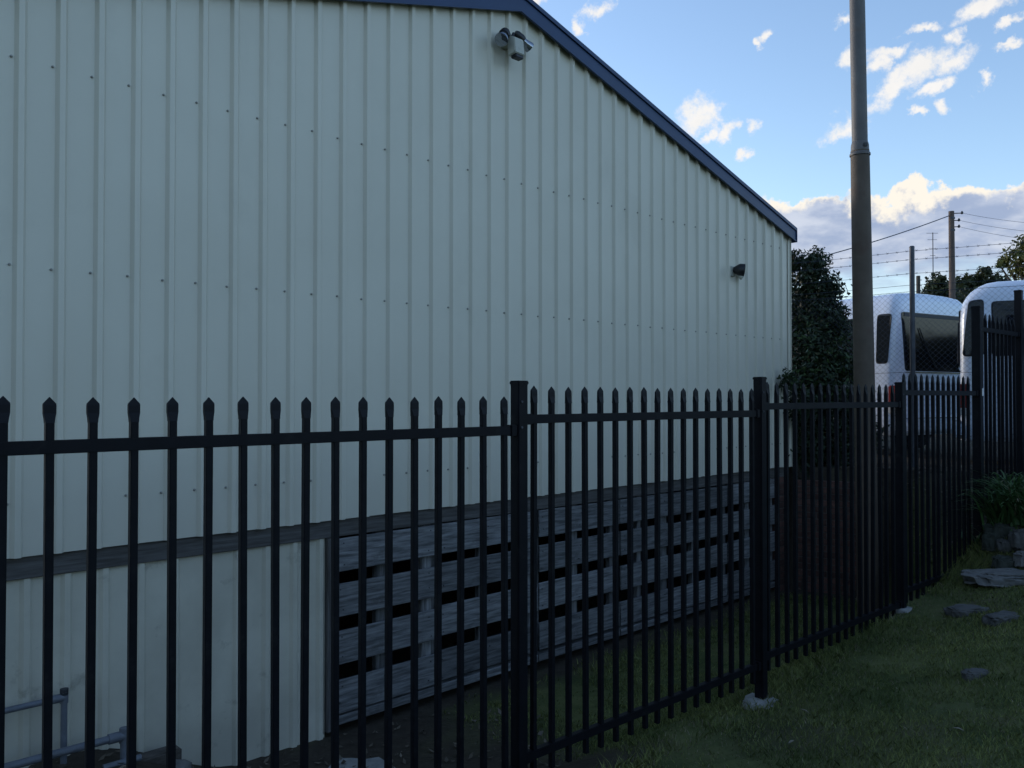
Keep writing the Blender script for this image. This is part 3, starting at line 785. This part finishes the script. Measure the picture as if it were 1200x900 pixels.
# ------------------------------------------------------------------ vans
def van(name, loc, rz, label, L=4.7, W=.85, H=2.30, rr=.14, side=(), rear=None, zs=1.0, group='white vans parked in the yard'):
    root = thing(name, loc, label, 'van', group, rz); root.scale = (1, 1, zs)
    rw = .13; ff = 1.15
    st = []
    for e in (0, .012, .035, .07, .12, .2, .3, .42, .6, 1.2, 2.2, L - ff - .2):
        tz = H - (rr - math.sqrt(max(rr * rr - max(rr - e, 0) ** 2, 0))); ww = W - (rw - math.sqrt(max(rw * rw - max(rw - e, 0) ** 2, 0)))
        st.append((e, ww, tz, 0))
    for q in (.0, .2, .4, .6, .8, .93, 1.0):
        tz = H - .12 * q - (H - 1.15) * max(0, (q - .15) / .85) ** 1.6
        st.append((L - ff + ff * q, W * (1 - .10 * q ** 3), tz, 1))
    rows = []; NP = 0
    for (e, w, tz, fr) in st:
        zb_ = .30; pts = []
        hs = tz - zb_
        sidep = [(.0, .93), (.03, .985), (.10, 1), (.36, 1.0), (.55, .99), (.78, .965), (.87, .945), (.93, .915), (.965, .86), (.985, .75), (.996, .45), (1.0, 0)]
        right = [(w * k, zb_ + hs * f) for f, k in sidep]
        prof = [(-y, z) for y, z in right] + [(y, z) for y, z in right[-2::-1]]
        # rear face leans forward a touch with height
        rows.append([(e + (.09 * (z - .3) / 2 if e < .5 and False else 0), y, z) for y, z in prof]); NP = len(prof)
    vs = [p for r in rows for p in r]; fs = []
    for i in range(len(rows) - 1):
        for k in range(NP - 1): fs.append((i * NP + k, i * NP + k + 1, (i + 1) * NP + k + 1, (i + 1) * NP + k))
        fs.append((i * NP + NP - 1, i * NP, (i + 1) * NP, (i + 1) * NP + NP - 1))
    fs += [tuple(range(NP)), tuple(range((len(rows) - 1) * NP, len(rows) * NP))[::-1]]
    m = MB(); m.add(vs, fs); body = m.build('body', MT['white'], root, local=True, smooth=True)
    def sidey(z):                     # half width at height z on the flank
        f = (z - .30) / (H - .30); tab = [(.0, .93), (.03, .985), (.10, 1), (.36, 1.0), (.55, .99), (.78, .965), (.87, .945), (.93, .915)]
        for (a, ka), (b, kb) in zip(tab, tab[1:]):
            if f <= b: return W * (ka + (kb - ka) * (f - a) / (b - a))
        return W * .87
    def rounded(pts, r, n=4):
        out = []; N_ = len(pts)
        for i in range(N_):
            p = Vector(pts[i]); a = (Vector(pts[i - 1]) - p); b = (Vector(pts[(i + 1) % N_]) - p)
            ra = min(r, a.length * .45); rb = min(r, b.length * .45)
            pa = p + a.normalized() * ra; pb = p + b.normalized() * rb
            for k in range(n + 1):
                t = k / n; out.append((pa * (1 - t) + p * t) * (1 - t) + (p * (1 - t) + pb * t) * t)
        return out
    def side_window(poly, sgn, nm='side_window', rr_=.05):
        out = rounded([Vector((x, z, 0)) for x, z in poly], rr_)
        m = MB(); o = [Vector((p.x, sgn * (sidey(p.y) - .012), p.y)) for p in out]; m.prism(o, (0, sgn * .020, 0)); g = m.build(nm, MT['glass'], root, local=True)
        c = sum(out, Vector()) / len(out)
        m = MB(); N_ = len(out); ring = []
        for p in out:
            e = (p - c); q = p + e.normalized() * .018
            ring.append((Vector((p.x, sgn * (sidey(p.y) + .010), p.y)), Vector((q.x, sgn * (sidey(q.y) + .003), q.y))))
        vv = [a for a, b in ring] + [b for a, b in ring]
        m.add(vv, [(i, (i + 1) % N_, (i + 1) % N_ + N_, i + N_) for i in range(N_)]); m.build('window_seal', MT['rubber'], g, local=True)
    for sgn in (1, -1):
        for w in side: side_window(w, sgn)
    if rear:
        y0, y1, z0, z1, dy = rear
        out = rounded([Vector((-y1, z1, 0)), Vector((y1, z1, 0)), Vector((y1 - dy, z0, 0)), Vector((-y1 + dy, z0, 0))], .05)
        xr = -.006
        def xo(z): return xr + (0 if z < H - rr else (rr - math.sqrt(max(rr * rr - (z - H + rr) ** 2, 0))))
        m = MB(); m.prism([Vector((xo(p.y), p.x, p.y)) for p in out], (.03, 0, 0)); g = m.build('rear_window', MT['glass'], root, local=True)
        m = MB(); m.box((xr - .006, 0, z0 - .02), (1, 0, 0), (0, 1, 0), (0, 0, 1), .012, 2 * (y1 - dy), .018); m.build('chrome_strip', MT['chrome'], g, local=True)
        m = MB(); m.tube([Vector((xr - .02, .0, z0 + .05)), Vector((xr - .02, .22, z0 + .30)), Vector((xr - .015, .40, z0 + .62))], [.012, .010, .008], 6); m.build('wiper', MT['rubber'], g, local=True)
        m = MB(); m.box((xr - .002, 0, z1 - .035), (1, 0, 0), (0, 1, 0), (0, 0, 1), .01, 2 * y1 - .12, .05); m.build('tint_band', MT['trim'], g, local=True)
    for sgn in (1, -1):
        m = MB(); m.box((.05, sgn * (W - .035), .86), (1, 0, 0), (0, 1, 0), (0, 0, 1), .13, .085, .30); tl_ = m.build('tail_light', MT['red'], root, local=True, bevel=.015)
        m = MB(); m.box((.05, sgn * (W - .033), .66), (1, 0, 0), (0, 1, 0), (0, 0, 1), .125, .085, .09); m.build('reverse_lens', MT['lensw'], tl_, local=True, bevel=.01)
        m = MB(); m.box((L / 2, sgn * (W * .995 - .002), .98), (1, 0, 0), (0, 1, 0), (0, 0, 1), L - 1.3, .012, .03); m.build('side_trim', MT['trim'], root, local=True)
        m = MB(); m.box((L / 2, sgn * (sidey(H - .235) + .002), H - .215), (1, 0, 0), (0, 1, 0), (0, 0, 1), L - 1.9, .012, .014); m.build('roof_gutter', MT['trim'], root, local=True)
        for xw in (.95, L - .95):
            c = Vector((xw, sgn * (W - .12), .33))
            wh = []
            m = MB(); ty = Vector((0, 1, 0)); m.tube([c - ty * .10, c - ty * .08, c + ty * .08, c + ty * .10], [.29, .33, .33, .29], 24); t_ = m.build('wheel', MT['rubber'], root, local=True, smooth=True)
            m = MB(); m.tube([c + ty * sgn * .09, c + ty * sgn * .106], [.20, .17], 18); m.build('rim', MT['rim'], t_, local=True)
    m = MB(); m.box((-.03, 0, .44), (1, 0, 0), (0, 1, 0), (0, 0, 1), .12, 2 * W - .04, .20); m.build('rear_bumper', MT['white'], root, local=True, bevel=.03)
    m = MB(); m.box((-.04, 0, .545), (1, 0, 0), (0, 1, 0), (0, 0, 1), .08, 2 * W - .2, .012); m.build('bumper_step', MT['chrome'], root, local=True)
    m = MB(); m.box((-.012, 0, .92), (1, 0, 0), (0, 1, 0), (0, 0, 1), .03, 2 * W - .5, .04); m.build('rear_trim', MT['trim'], root, local=True)
    xs = lambda q: L - ff + ff * q
    m = MB(); wp = []
    for q in (.22, .72):
        tz = H - .12 * q - (H - 1.15) * max(0, (q - .15) / .85) ** 1.6
        wp.append((xs(q) + .02, tz + .012))
    m.prism([(wp[0][0], -.66, wp[0][1]), (wp[0][0], .66, wp[0][1]), (wp[1][0], .72, wp[1][1]), (wp[1][0], -.72, wp[1][1])], (-.02, 0, -.03)); m.build('windscreen', MT['glass'], root, local=True)
    return root


v1c = Vector((5.40, 11.85, 0)) + Vector((.855, .52, 0)) * .95
van('parked_van', (v1c.x, v1c.y, YARD), math.atan2(.855, -.52), 'white van seen from its wide rear window behind the chain link fence',
    side=[[(.075, 2.02), (.30, 2.02), (.30, 1.34), (.12, 1.34)], [(.55, 2.0), (1.9, 2.0), (1.9, 1.30), (.55, 1.30)], [(2.0, 2.0), (3.3, 2.0), (3.5, 1.3), (2.0, 1.3)]],
    rear=(0, .80, 1.22, 2.06, .08), rr=.13, W=.95, H=2.37)
v2c = Vector((5.60, 10.5, 0)) + Vector((.475, .88, 0)) * .85
van('parked_van', (v2c.x, v2c.y, YARD), math.atan2(-.475, .88), 'white round-roofed van side on at the right edge behind picket fence',
    side=[[(.10, 2.03), (.26, 2.05), (.26, 1.37), (.03, 1.37)], [(.36, 2.02), (1.5, 2.02), (1.5, 1.36), (.36, 1.36)], [(1.6, 2.02), (2.6, 2.02), (2.6, 1.36), (1.6, 1.36)], [(2.7, 2.0), (3.5, 2.0), (3.6, 1.36), (2.7, 1.36)]],
    rear=(0, .66, 1.25, 1.95, .05), rr=.42, H=2.32)
van('parked_van', (5.2, 16.6, YARD), math.atan2(.90, -.43), 'white high-roofed van mostly hidden behind the bush and the rear-window van',
    side=[[(.5, 2.0), (1.9, 2.0), (1.9, 1.30), (.5, 1.30)]], rear=(0, .68, 1.2, 1.9, .06), zs=1.2)

# ------------------------------------------------------------------ far things beyond the yard
UPB = at(1117, 465, 38); UPB.z = YARD
up = thing('utility_pole', UPB, 'wooden utility pole carrying power lines beyond the vans', 'utility pole')
ztp = (465 - 247) / F * 38
m = MB(); m.tube([UPB - UP * .3, UPB + UP * 4, Vector((UPB.x - .02, UPB.y, ztp))], [.17, .145, .12], 14); m.build('shaft', MT['polewood'], up, UPB, smooth=True)
ins = []
for yy, L in ((249.5, .42), (258, .28), (265.5, .28)):
    z = (465 - yy) / F * 38; p = Vector((UPB.x, UPB.y, z))
    e = p + Vector((L, -.08, 0)); m = MB(); m.tube([p, e], .022, 6); br = m.build('bracket', MT['trim'], up, UPB)
    m = MB(); m.tube([e - UP * .05, e - UP * .02, e + UP * .02, e + UP * .09], [.03, .06, .06, .025], 8); m.build('insulator', MT['trim'], br, UPB); ins.append(e)
for zc in (ztp - .35, ztp - .9):
    m = MB(); m.tube([Vector((UPB.x, UPB.y, zc)), Vector((UPB.x, UPB.y, zc + .08))], .135, 14); m.build('steel_band', MT['galv'], up, UPB)
def cable(a, b, sag, r, label):
    m = MB(); m.tube([a.lerp(b, i / 24) - UP * sag * 4 * (i / 24) * (1 - i / 24) for i in range(25)], r, 5)
    o = m.build('power_line', MT['wire'], None, a); tag(o, label, 'power line', 'overhead power lines')
cable(Vector((UPB.x - .1, UPB.y, (465 - 252) / F * 38)), at(760, 342, 30), .35, .022, 'thick sagging power line from utility pole down towards the shed roof')
labs = ('topmost thin power line running right from the utility pole', 'middle thin power line running right from the utility pole', 'lowest thin power line running right from the utility pole')
for e, (yy, dd), lb in zip(ins, ((262, 30), (274, 30), (286, 30)), labs):
    cable(e, at(1330, yy, 34), .25, .007, lb)
AM = at(1094.5, 465, 58); AM.z = YARD
am = thing('antenna_mast', AM, 'thin television antenna mast rising over the dark trees left of utility pole', 'antenna')
zt = (465 - 272) / F * 58
m = MB(); m.tube([AM, Vector((AM.x, AM.y, zt))], .030, 6); m.build('mast', MT['galv'], am, AM)
for i, zz in enumerate((zt - .05, zt - .5, zt - 1.1, zt - 1.6)):
    m = MB(); m.tube([Vector((AM.x - .45 + .08 * i, AM.y, zz)), Vector((AM.x + .35 - .06 * i, AM.y, zz))], .014, 5); m.build('antenna_element', MT['galv'], am, AM)
tp = at(1077, 465, 24); tp.z = YARD
m = MB(); zt = (465 - 323) / F * 24; m.box(Vector((tp.x, tp.y, (YARD + zt) / 2)), (1, 0, 0), (0, 1, 0), UP, .085, .085, zt - YARD)
for q in range(5): m.box(Vector((tp.x + .07, tp.y, zt - .12 - .16 * q)), (1, 0, 0), (0, 1, 0), UP, .07, .02, .02)
tag(m.build('fence_post', MT['bark'], None, tp, bevel=.006), 'slim dark wooden post standing beyond the rear-window van', 'post')

def tree(name, px, lam, blobs, label, leafm, seed, L=.30, W=.16, dens=900, group='trees beyond the yard'):
    base = at(px, 465, lam); base.z = YARD
    t = thing(name, base, label, 'tree', group)
    bl = []
    for x, y, r in blobs:
        p = at(x, y, lam + rnd.uniform(-1.5, 1.5)); rr = r / F * lam; bl.append((tuple(p), rr, rr, rr * .85))
    V, Fc = leaf_cloud(bl, dens, L, W, seed, .6)
    fast_mesh('crown', V - np.array(base), Fc, leafm, t)
    top = Vector(bl[0][0]); m = MB(); mid = base.lerp(top, .5) + Vector((rnd.uniform(-.3, .3), 0, 0))
    m.tube([base - UP * .2, mid, top], [.28, .2, .06], 9)
    for (p, a, b, c) in bl[1:]: m.tube([mid.lerp(base, rnd.uniform(0, .25)), mid.lerp(Vector(p), .55) + UP * .3, Vector(p)], [.12, .08, .03], 6)
    m.build('trunk', MT['bark'], t, base)
    return t
tree('tree', 1100, 52, [(1100, 330, 12), (1092, 342, 12), (1110, 340, 13), (1085, 352, 9), (1098, 352, 12), (1116, 352, 12), (1104, 368, 18)], 'dark rounded tree low behind the utility pole, leftmost of the tree line', MT['leaff'], 21)
tree('tree', 1130, 56, [(1130, 335, 14), (1124, 344, 13), (1142, 331, 13), (1148, 345, 15), (1133, 355, 18), (1122, 362, 14), (1145, 368, 18)], 'broad dark tree to the right of the utility pole in the tree line', MT['leaff'], 22)
tree('tree', 1163, 58, [(1155, 319, 9), (1166, 332, 15), (1150, 330, 10), (1175, 338, 15), (1160, 348, 18), (1180, 352, 16)], 'dark tree with a ragged raised top under the taller yellowish tree', MT['leaff'], 23)
tree('tree', 1215, 48, [(1205, 285, 15), (1192, 300, 14), (1180, 306, 10), (1210, 308, 20), (1225, 290, 22), (1240, 315, 24), (1196, 318, 13), (1172, 309, 6), (1225, 335, 26)], 'tall yellow green tree with gaps in its crown at right edge', MT['leaffl'], 24, L=.26, W=.15, dens=520)
tree('tree', 1290, 60, [(1290, 300, 26), (1270, 320, 24), (1315, 320, 24), (1295, 345, 30)], 'green tree beyond the right edge of the tree line', MT['leaff'], 25)

for i_, (tx, ty, th, lb) in enumerate(((-9, -13, 4.6, 'unseen leafy tree added behind the viewer to shade the wall, farthest left'), (-3, -15, 5.2, 'unseen leafy tree added behind the viewer to shade the wall, left of centre'), (4, -14, 4.7, 'unseen leafy tree added directly behind the viewer to shade the wall'),
        (11, -13, 5.0, 'unseen leafy tree added behind the viewer to shade the wall, right of centre'), (18, -10, 4.6, 'unseen leafy tree added behind the viewer to shade the wall, farthest right'))):  # unseen tree row, added to block low sky and darken the lower wall
    zb_ = zg(tx, ty); t_ = thing('tree', (tx, ty, zb_), lb, 'tree', 'unseen trees added uphill to darken the lower wall')
    bl = [((tx + rnd.uniform(-2.6, 2.6), ty + rnd.uniform(-1, 1), zb_ + th * f), 1.7, 1.5, 1.1) for f in (.22, .35, .45, .55, .65, .72, .3, .5, .8)]
    V, Fc = leaf_cloud(bl, 420, .34, .2, 40 + i_, .6); fast_mesh('crown', V - np.array((tx, ty, zb_)), Fc, MT['leaff'], t_)
    m = MB(); m.tube([(tx, ty, zb_ - .2), (tx, ty, zb_ + th * .4), (tx + .3, ty, zb_ + th * .8)], [.22, .16, .05], 9)
    for b_ in bl[:5]: m.tube([(tx, ty, zb_ + th * .25), b_[0]], [.1, .03], 6)
    m.build('trunk', MT['bark'], t_, (tx, ty, zb_))
for i_, (tx, ty, th, lb) in enumerate(((23, 3, 1.3, 'unseen low shrub added right of the yard for window reflections, nearest'), (24.5, 8, 1.3, 'unseen low shrub added right of the yard for window reflections, second'), (25, 13, 1.3, 'unseen low shrub added right of the yard for window reflections, third'), (27, 19, 1.3, 'unseen low shrub added right of the yard for window reflections, farthest'))):  # unseen shrubs, added as a dark reflection for the rear van window
    zb_ = zg(tx, ty); t_ = thing('shrub', (tx, ty, zb_), lb, 'shrub', 'unseen shrubs added for the van window reflection')
    bl = [((tx + rnd.uniform(-.8, .8), ty + rnd.uniform(-2.2, 2.2), zb_ + th * f), 1.0, 1.5, .36) for f in (.2, .3, .4, .5, .6, .7, .25, .55, .78)]
    V, Fc = leaf_cloud(bl, 420, .30, .18, 60 + i_, .6); fast_mesh('crown', V - np.array((tx, ty, zb_)), Fc, MT['leaff'], t_)
    m = MB(); m.tube([(tx, ty, zb_ - .2), (tx, ty, zb_ + th * .4), (tx + .2, ty, zb_ + th * .8)], [.07, .05, .02], 9)
    for b_ in bl[:4]: m.tube([(tx, ty, zb_ + th * .25), b_[0]], [.04, .015], 6)
    m.build('trunk', MT['bark'], t_, (tx, ty, zb_))
# ------------------------------------------------------------------ rocks
def rock(x, y, rx, ry, rz, lab, seed, mt='rock', rot=0, lam=None, dz=0.0, amp=.22):
    # solve the ground point seen at pixel
    lo, hi = 3.0, 14.0
    for _ in range(50):
        mid = (lo + hi) / 2; X = (x - 600) / F * mid; zray = (465 - y) / F * mid
        if zray > zg(X, mid): lo = mid
        else: hi = mid
    L = lam or (lo + hi) / 2; X = (x - 600) / F * L
    o = lump('rock', (X, L, zg(X, L) + dz), rx, ry, rz, MT[mt], seed, rot, 5, amp, zexp=.38, freq=2.1)
    return tag(o, lab, 'rock', 'rocks on the lawn and planted bank')
rock(1180, 679, .36, .20, .055, 'long flat pale stone slab highest on the lawn at right edge', 1.1, rot=-.1, dz=.016, amp=.26)
rock(1132, 717, .17, .085, .05, 'flat grey rock half sunk in lawn, nearer the fence', 2.2, 'rock_mid', rot=.15, dz=.002)
rock(1172, 726, .175, .08, .052, 'grey wedge rock half sunk in lawn beside a flatter rock', 3.7, 'rock_mid', rot=.5, dz=.002)
rock(1140, 790, .105, .05, .045, 'small pale rock poking from the lawn, nearest the camera', 4.4, 'rock_mid', rot=.4, dz=-.006)
rock(1176, 664, .11, .08, .07, 'squat dark stone just behind the long flat slab', 5.2, 'rock_dark', dz=.03)
rock(1204, 660, .12, .09, .075, 'grey stone behind the long flat slab at right edge', 6.8, dz=.035)
rock(1198, 640, .11, .10, .10, 'large rounded boulder in the bank under the strappy plants', 7.5, 'rock_mid', dz=.05)
rock(1162, 641, .09, .08, .09, 'rounded mossy stone in the bank nearest the fence', 8.3, 'rock_dark', dz=.05)
rock(1178, 643, .08, .06, .06, 'small pinkish stone between boulder and mossy stone', 9.9, 'rock_mid', dz=.03)
rock(1173, 626, .15, .10, .07, 'wide dark mossy block at the top of the planted bank', 10.1, 'rock_dark', dz=.04)

# ------------------------------------------------------------------ strappy plants
def strappy(px, py, n, h, lab, seed, dry=3):
    g = random.Random(seed); lo, hi = 3.0, 14.0
    for _ in range(50):
        mid = (lo + hi) / 2; X = (px - 600) / F * mid
        if (465 - py) / F * mid > zg(X, mid): lo = mid
        else: hi = mid
    b = Vector(((px - 600) / F * lo, lo, 0)); b.z = zg(b.x, b.y) - .02
    t = thing('strappy_plant', b, lab, 'plant', 'strappy plants on the bank')
    def blades(n, h, w, spread):
        m = MB()
        for i in range(n):
            a = g.uniform(0, 2 * math.pi); d = Vector((math.cos(a), math.sin(a), 0)); sd_ = Vector((-d.y, d.x, 0))
            hh = h * g.uniform(.5, 1.1); rch = spread * g.uniform(.3, 1.1); o = Vector((g.gauss(0, .07), g.gauss(0, .07), 0)); ww = w * g.uniform(.7, 1.2)
            pts = []
            for k in range(6):
                q = k / 5; pts.append((o + d * rch * q ** 1.4 + UP * hh * (1.9 * q - 1.15 * q * q), ww * (1 - q) ** .6 + .001))
            vs = []
            for p, w_ in pts: vs += [p - sd_ * w_, p + sd_ * w_]
            m.add(vs, [(2 * k, 2 * k + 1, 2 * k + 3, 2 * k + 2) for k in range(5)])
        return m
    blades(n, h, .0125, h * 1.15).build('leaves', MT['strap'], t, local=True, fix=False)
    blades(dry, h * 1.15, .006, h * .9).build('dry_leaves', MT['straw'], t, local=True, fix=False)
strappy(1176, 618, 140, .47, 'arching strap-leaved plant beside the gap left of the right edge', 1)
strappy(1204, 612, 140, .50, 'arching strap-leaved plant at the right edge on top of bank', 2, 5)
strappy(1188, 598, 125, .48, 'upright strap-leaved plant behind two others, against the raised fence', 3)
strappy(1150, 640, 36, .26, 'small thin strap-leaved tuft at the foot of the tallest post', 4, 4)

# ------------------------------------------------------------------ grass, litter, fallen leaves
def blades(n, region, hmin, hmax, w, name, seed, clump=0.35, mk='grass'):
    g = np.random.default_rng(seed); x0, x1, y0, y1 = region
    X = g.uniform(x0, x1, n); Y = g.uniform(y0, y1, n)
    keep = np.zeros(n, bool); Z = np.zeros(n); Hs = np.ones(n)
    for i in range(n):
        x, y = X[i], Y[i]
        t = FD.x * x + FD.y * y; s = FN.x * x + FN.y * y
        ok, hm = region_test(x, y, t, s)
        if not ok: continue
        if g.random() < bare_at(x, y) * 1.05: continue
        c = mnoise.noise(Vector((x * 1.3, y * 1.3, 2))) + .5 * mnoise.noise(Vector((x * 5, y * 5, 4)))
        if c < -clump and g.random() < .85: continue
        keep[i] = True; Z[i] = zg(x, y); Hs[i] = hm * (1 + .5 * c)
    X, Y, Z, Hs = X[keep], Y[keep], Z[keep], Hs[keep]; n = len(X)
    a = g.uniform(0, 2 * np.pi, n); h = g.uniform(hmin, hmax, n) * np.clip(Hs, .4, 4); ln = h * g.uniform(.2, 1.1, n)
    b = g.uniform(0, 2 * np.pi, n)
    P = np.stack([X, Y, Z - .004], 1); wv = np.stack([np.cos(b), np.sin(b), 0 * b], 1) * (w * g.uniform(.6, 1.3, n))[:, None]
    dv = np.stack([np.cos(a), np.sin(a), 0 * a], 1)
    mid = P + dv * (ln * .35)[:, None] + np.array([0, 0, 1]) * (h * .6)[:, None]
    tip = P + dv * ln[:, None] + np.array([0, 0, 1]) * h[:, None]
    V = np.stack([P - wv, P + wv, mid + wv * .7, tip, mid - wv * .7], 1).reshape(-1, 3)
    Fc = np.arange(n * 5).reshape(-1, 5)
    return fast_mesh(name, V, Fc, MT[mk])


def region_test(x, y, t, s):       # lawn on the camera's side of the fence
    if s > DF + .25 or t < 1.2 or t > 9.6: return False, 1
    if abs(x) > y * .66 + .25: return False, 1
    edge = math.exp(-((s - DF) / .12) ** 2)
    return True, 1 + 1.3 * edge + 1.2 * sst(8.0, 8.8, t) * sst(2.0, 3.0, s)
lawn = blades(210000, (-.5, 6.2, 2.6, 8.8), .010, .042, .0026, 'lawn_grass', 5, clump=.42); tag(lawn, 'short dark mown grass on the slope in front of the fence', 'grass', kind='stuff')

dry = blades(32000, (-.5, 6.2, 2.6, 8.8), .006, .030, .0022, 'dry_grass', 15, clump=9, mk='straw'); tag(dry, 'dry straw coloured blades scattered through the lawn', 'grass', kind='stuff')


def region_test(x, y, t, s):       # strip between fence and shed
    sw = WN.x * x + WN.y * y; tw = WD.x * x + WD.y * y
    w = .9 * (y - 10.2) + .43 * (x - 3.4)
    if s < DF + .15 or sw > 4.93 or w > -.25 or tw < 3.9: return False, 1
    if x > 4.4: return False, 1
    return True, 1 + .6 * sst(4.4, 4.8, sw)
strip = blades(120000, (-1.2, 4.6, 4.4, 10.2), .012, .038, .0032, 'verge_grass', 6, clump=.25); tag(strip, 'patchy dark grass on the strip between fence and shed', 'grass', kind='stuff')

# leaf litter on the bank behind the far fence bays
g = np.random.default_rng(9); n = 5000; Vs = []
for i in range(n):
    x = g.uniform(3.9, 6.0); y = g.uniform(7.2, 10.2)
    if i % 6 == 0: x = g.uniform(-2.6, 0.3); y = g.uniform(3.6, 6.2)
    if WN.x * x + WN.y * y > 4.97 and x < 3: continue
    s = FN.x * x + FN.y * y
    if s < DF + .1: continue
    c = np.array([x, y, zg(x, y) + .012]); a = g.normal(size=3); a[2] *= .3; a /= np.linalg.norm(a); b = np.cross(a, np.array([0, 0, 1.]) + g.normal(size=3) * .3); b /= np.linalg.norm(b)
    l = g.uniform(.010, .032); w = l * g.uniform(.3, .6); Vs.append([c - a * l, c + b * w, c + a * l + np.array([0, 0, .01]), c - b * w])
V = np.array(Vs).reshape(-1, 3); lit = fast_mesh('leaf_litter', V, np.arange(len(V)).reshape(-1, 4), MT['litter']); tag(lit, 'brown leaf litter on the bare soil and bank behind the fence', 'leaf litter', kind='stuff')

# single fallen leaves on the lawn
lm_ = MB(); N_ = 7
lv = []
for k in range(N_):
    q = k / (N_ - 1); wv = .016 * math.sin(math.pi * (q * .9 + .05)); z = .012 * math.sin(math.pi * q) + .01 * q
    lv += [(-.05 + .1 * q, -wv, z + .006), (-.05 + .1 * q, 0, z), (-.05 + .1 * q, wv, z + .006)]
lm_.add(lv, [(3 * k + j, 3 * k + j + 1, 3 * k + 4 + j, 3 * k + 3 + j) for k in range(N_ - 1) for j in (0, 1)])
lo_ = lm_.build('fallen_leaf', MT['dryleaf'], local=True, fix=False); leaf_me = lo_.data; bpy.data.objects.remove(lo_)
def gpt(x, y):
    lo, hi = 2.5, 14.0
    for _ in range(50):
        mid = (lo + hi) / 2; X = (x - 600) / F * mid
        if (465 - y) / F * mid > zg(X, mid): lo = mid
        else: hi = mid
    return Vector(((x - 600) / F * lo, lo, zg((x - 600) / F * lo, lo)))
LV = [(1129, 685, 1.5, 'pale curled dry leaf lying just left of the long flat slab'), (941, 836, .9, 'dry leaf on the lawn right of the tall post footing'), (1120, 858, 1.0, 'dry leaf low on the lawn toward the bottom right corner'),
      (1059, 760, .6, 'tiny dry leaf between the fence and the nearest small rock'), (1105, 728, .6, 'tiny dry leaf just below the left end of the flat half sunk rock'),
      (1150, 724, .6, 'tiny pale leaf between the two half sunk rocks'), (1001, 765, .6, 'tiny dry leaf close to the fence foot in middle of lawn'),
      (925, 872, .8, 'dry leaf at bottom of the lawn below the tall post footing')]
for x, y, s, lab in LV:
    p = gpt(x, y); o = place(leaf_me, 'fallen_leaf', p + UP * .022, None, (rnd.uniform(-.3, .3), rnd.uniform(-.3, .3), rnd.uniform(0, 6)), (s, s, s))
    o.scale = (s * .62,) * 3
    tag(o, lab, 'leaf', 'fallen leaves on the lawn')
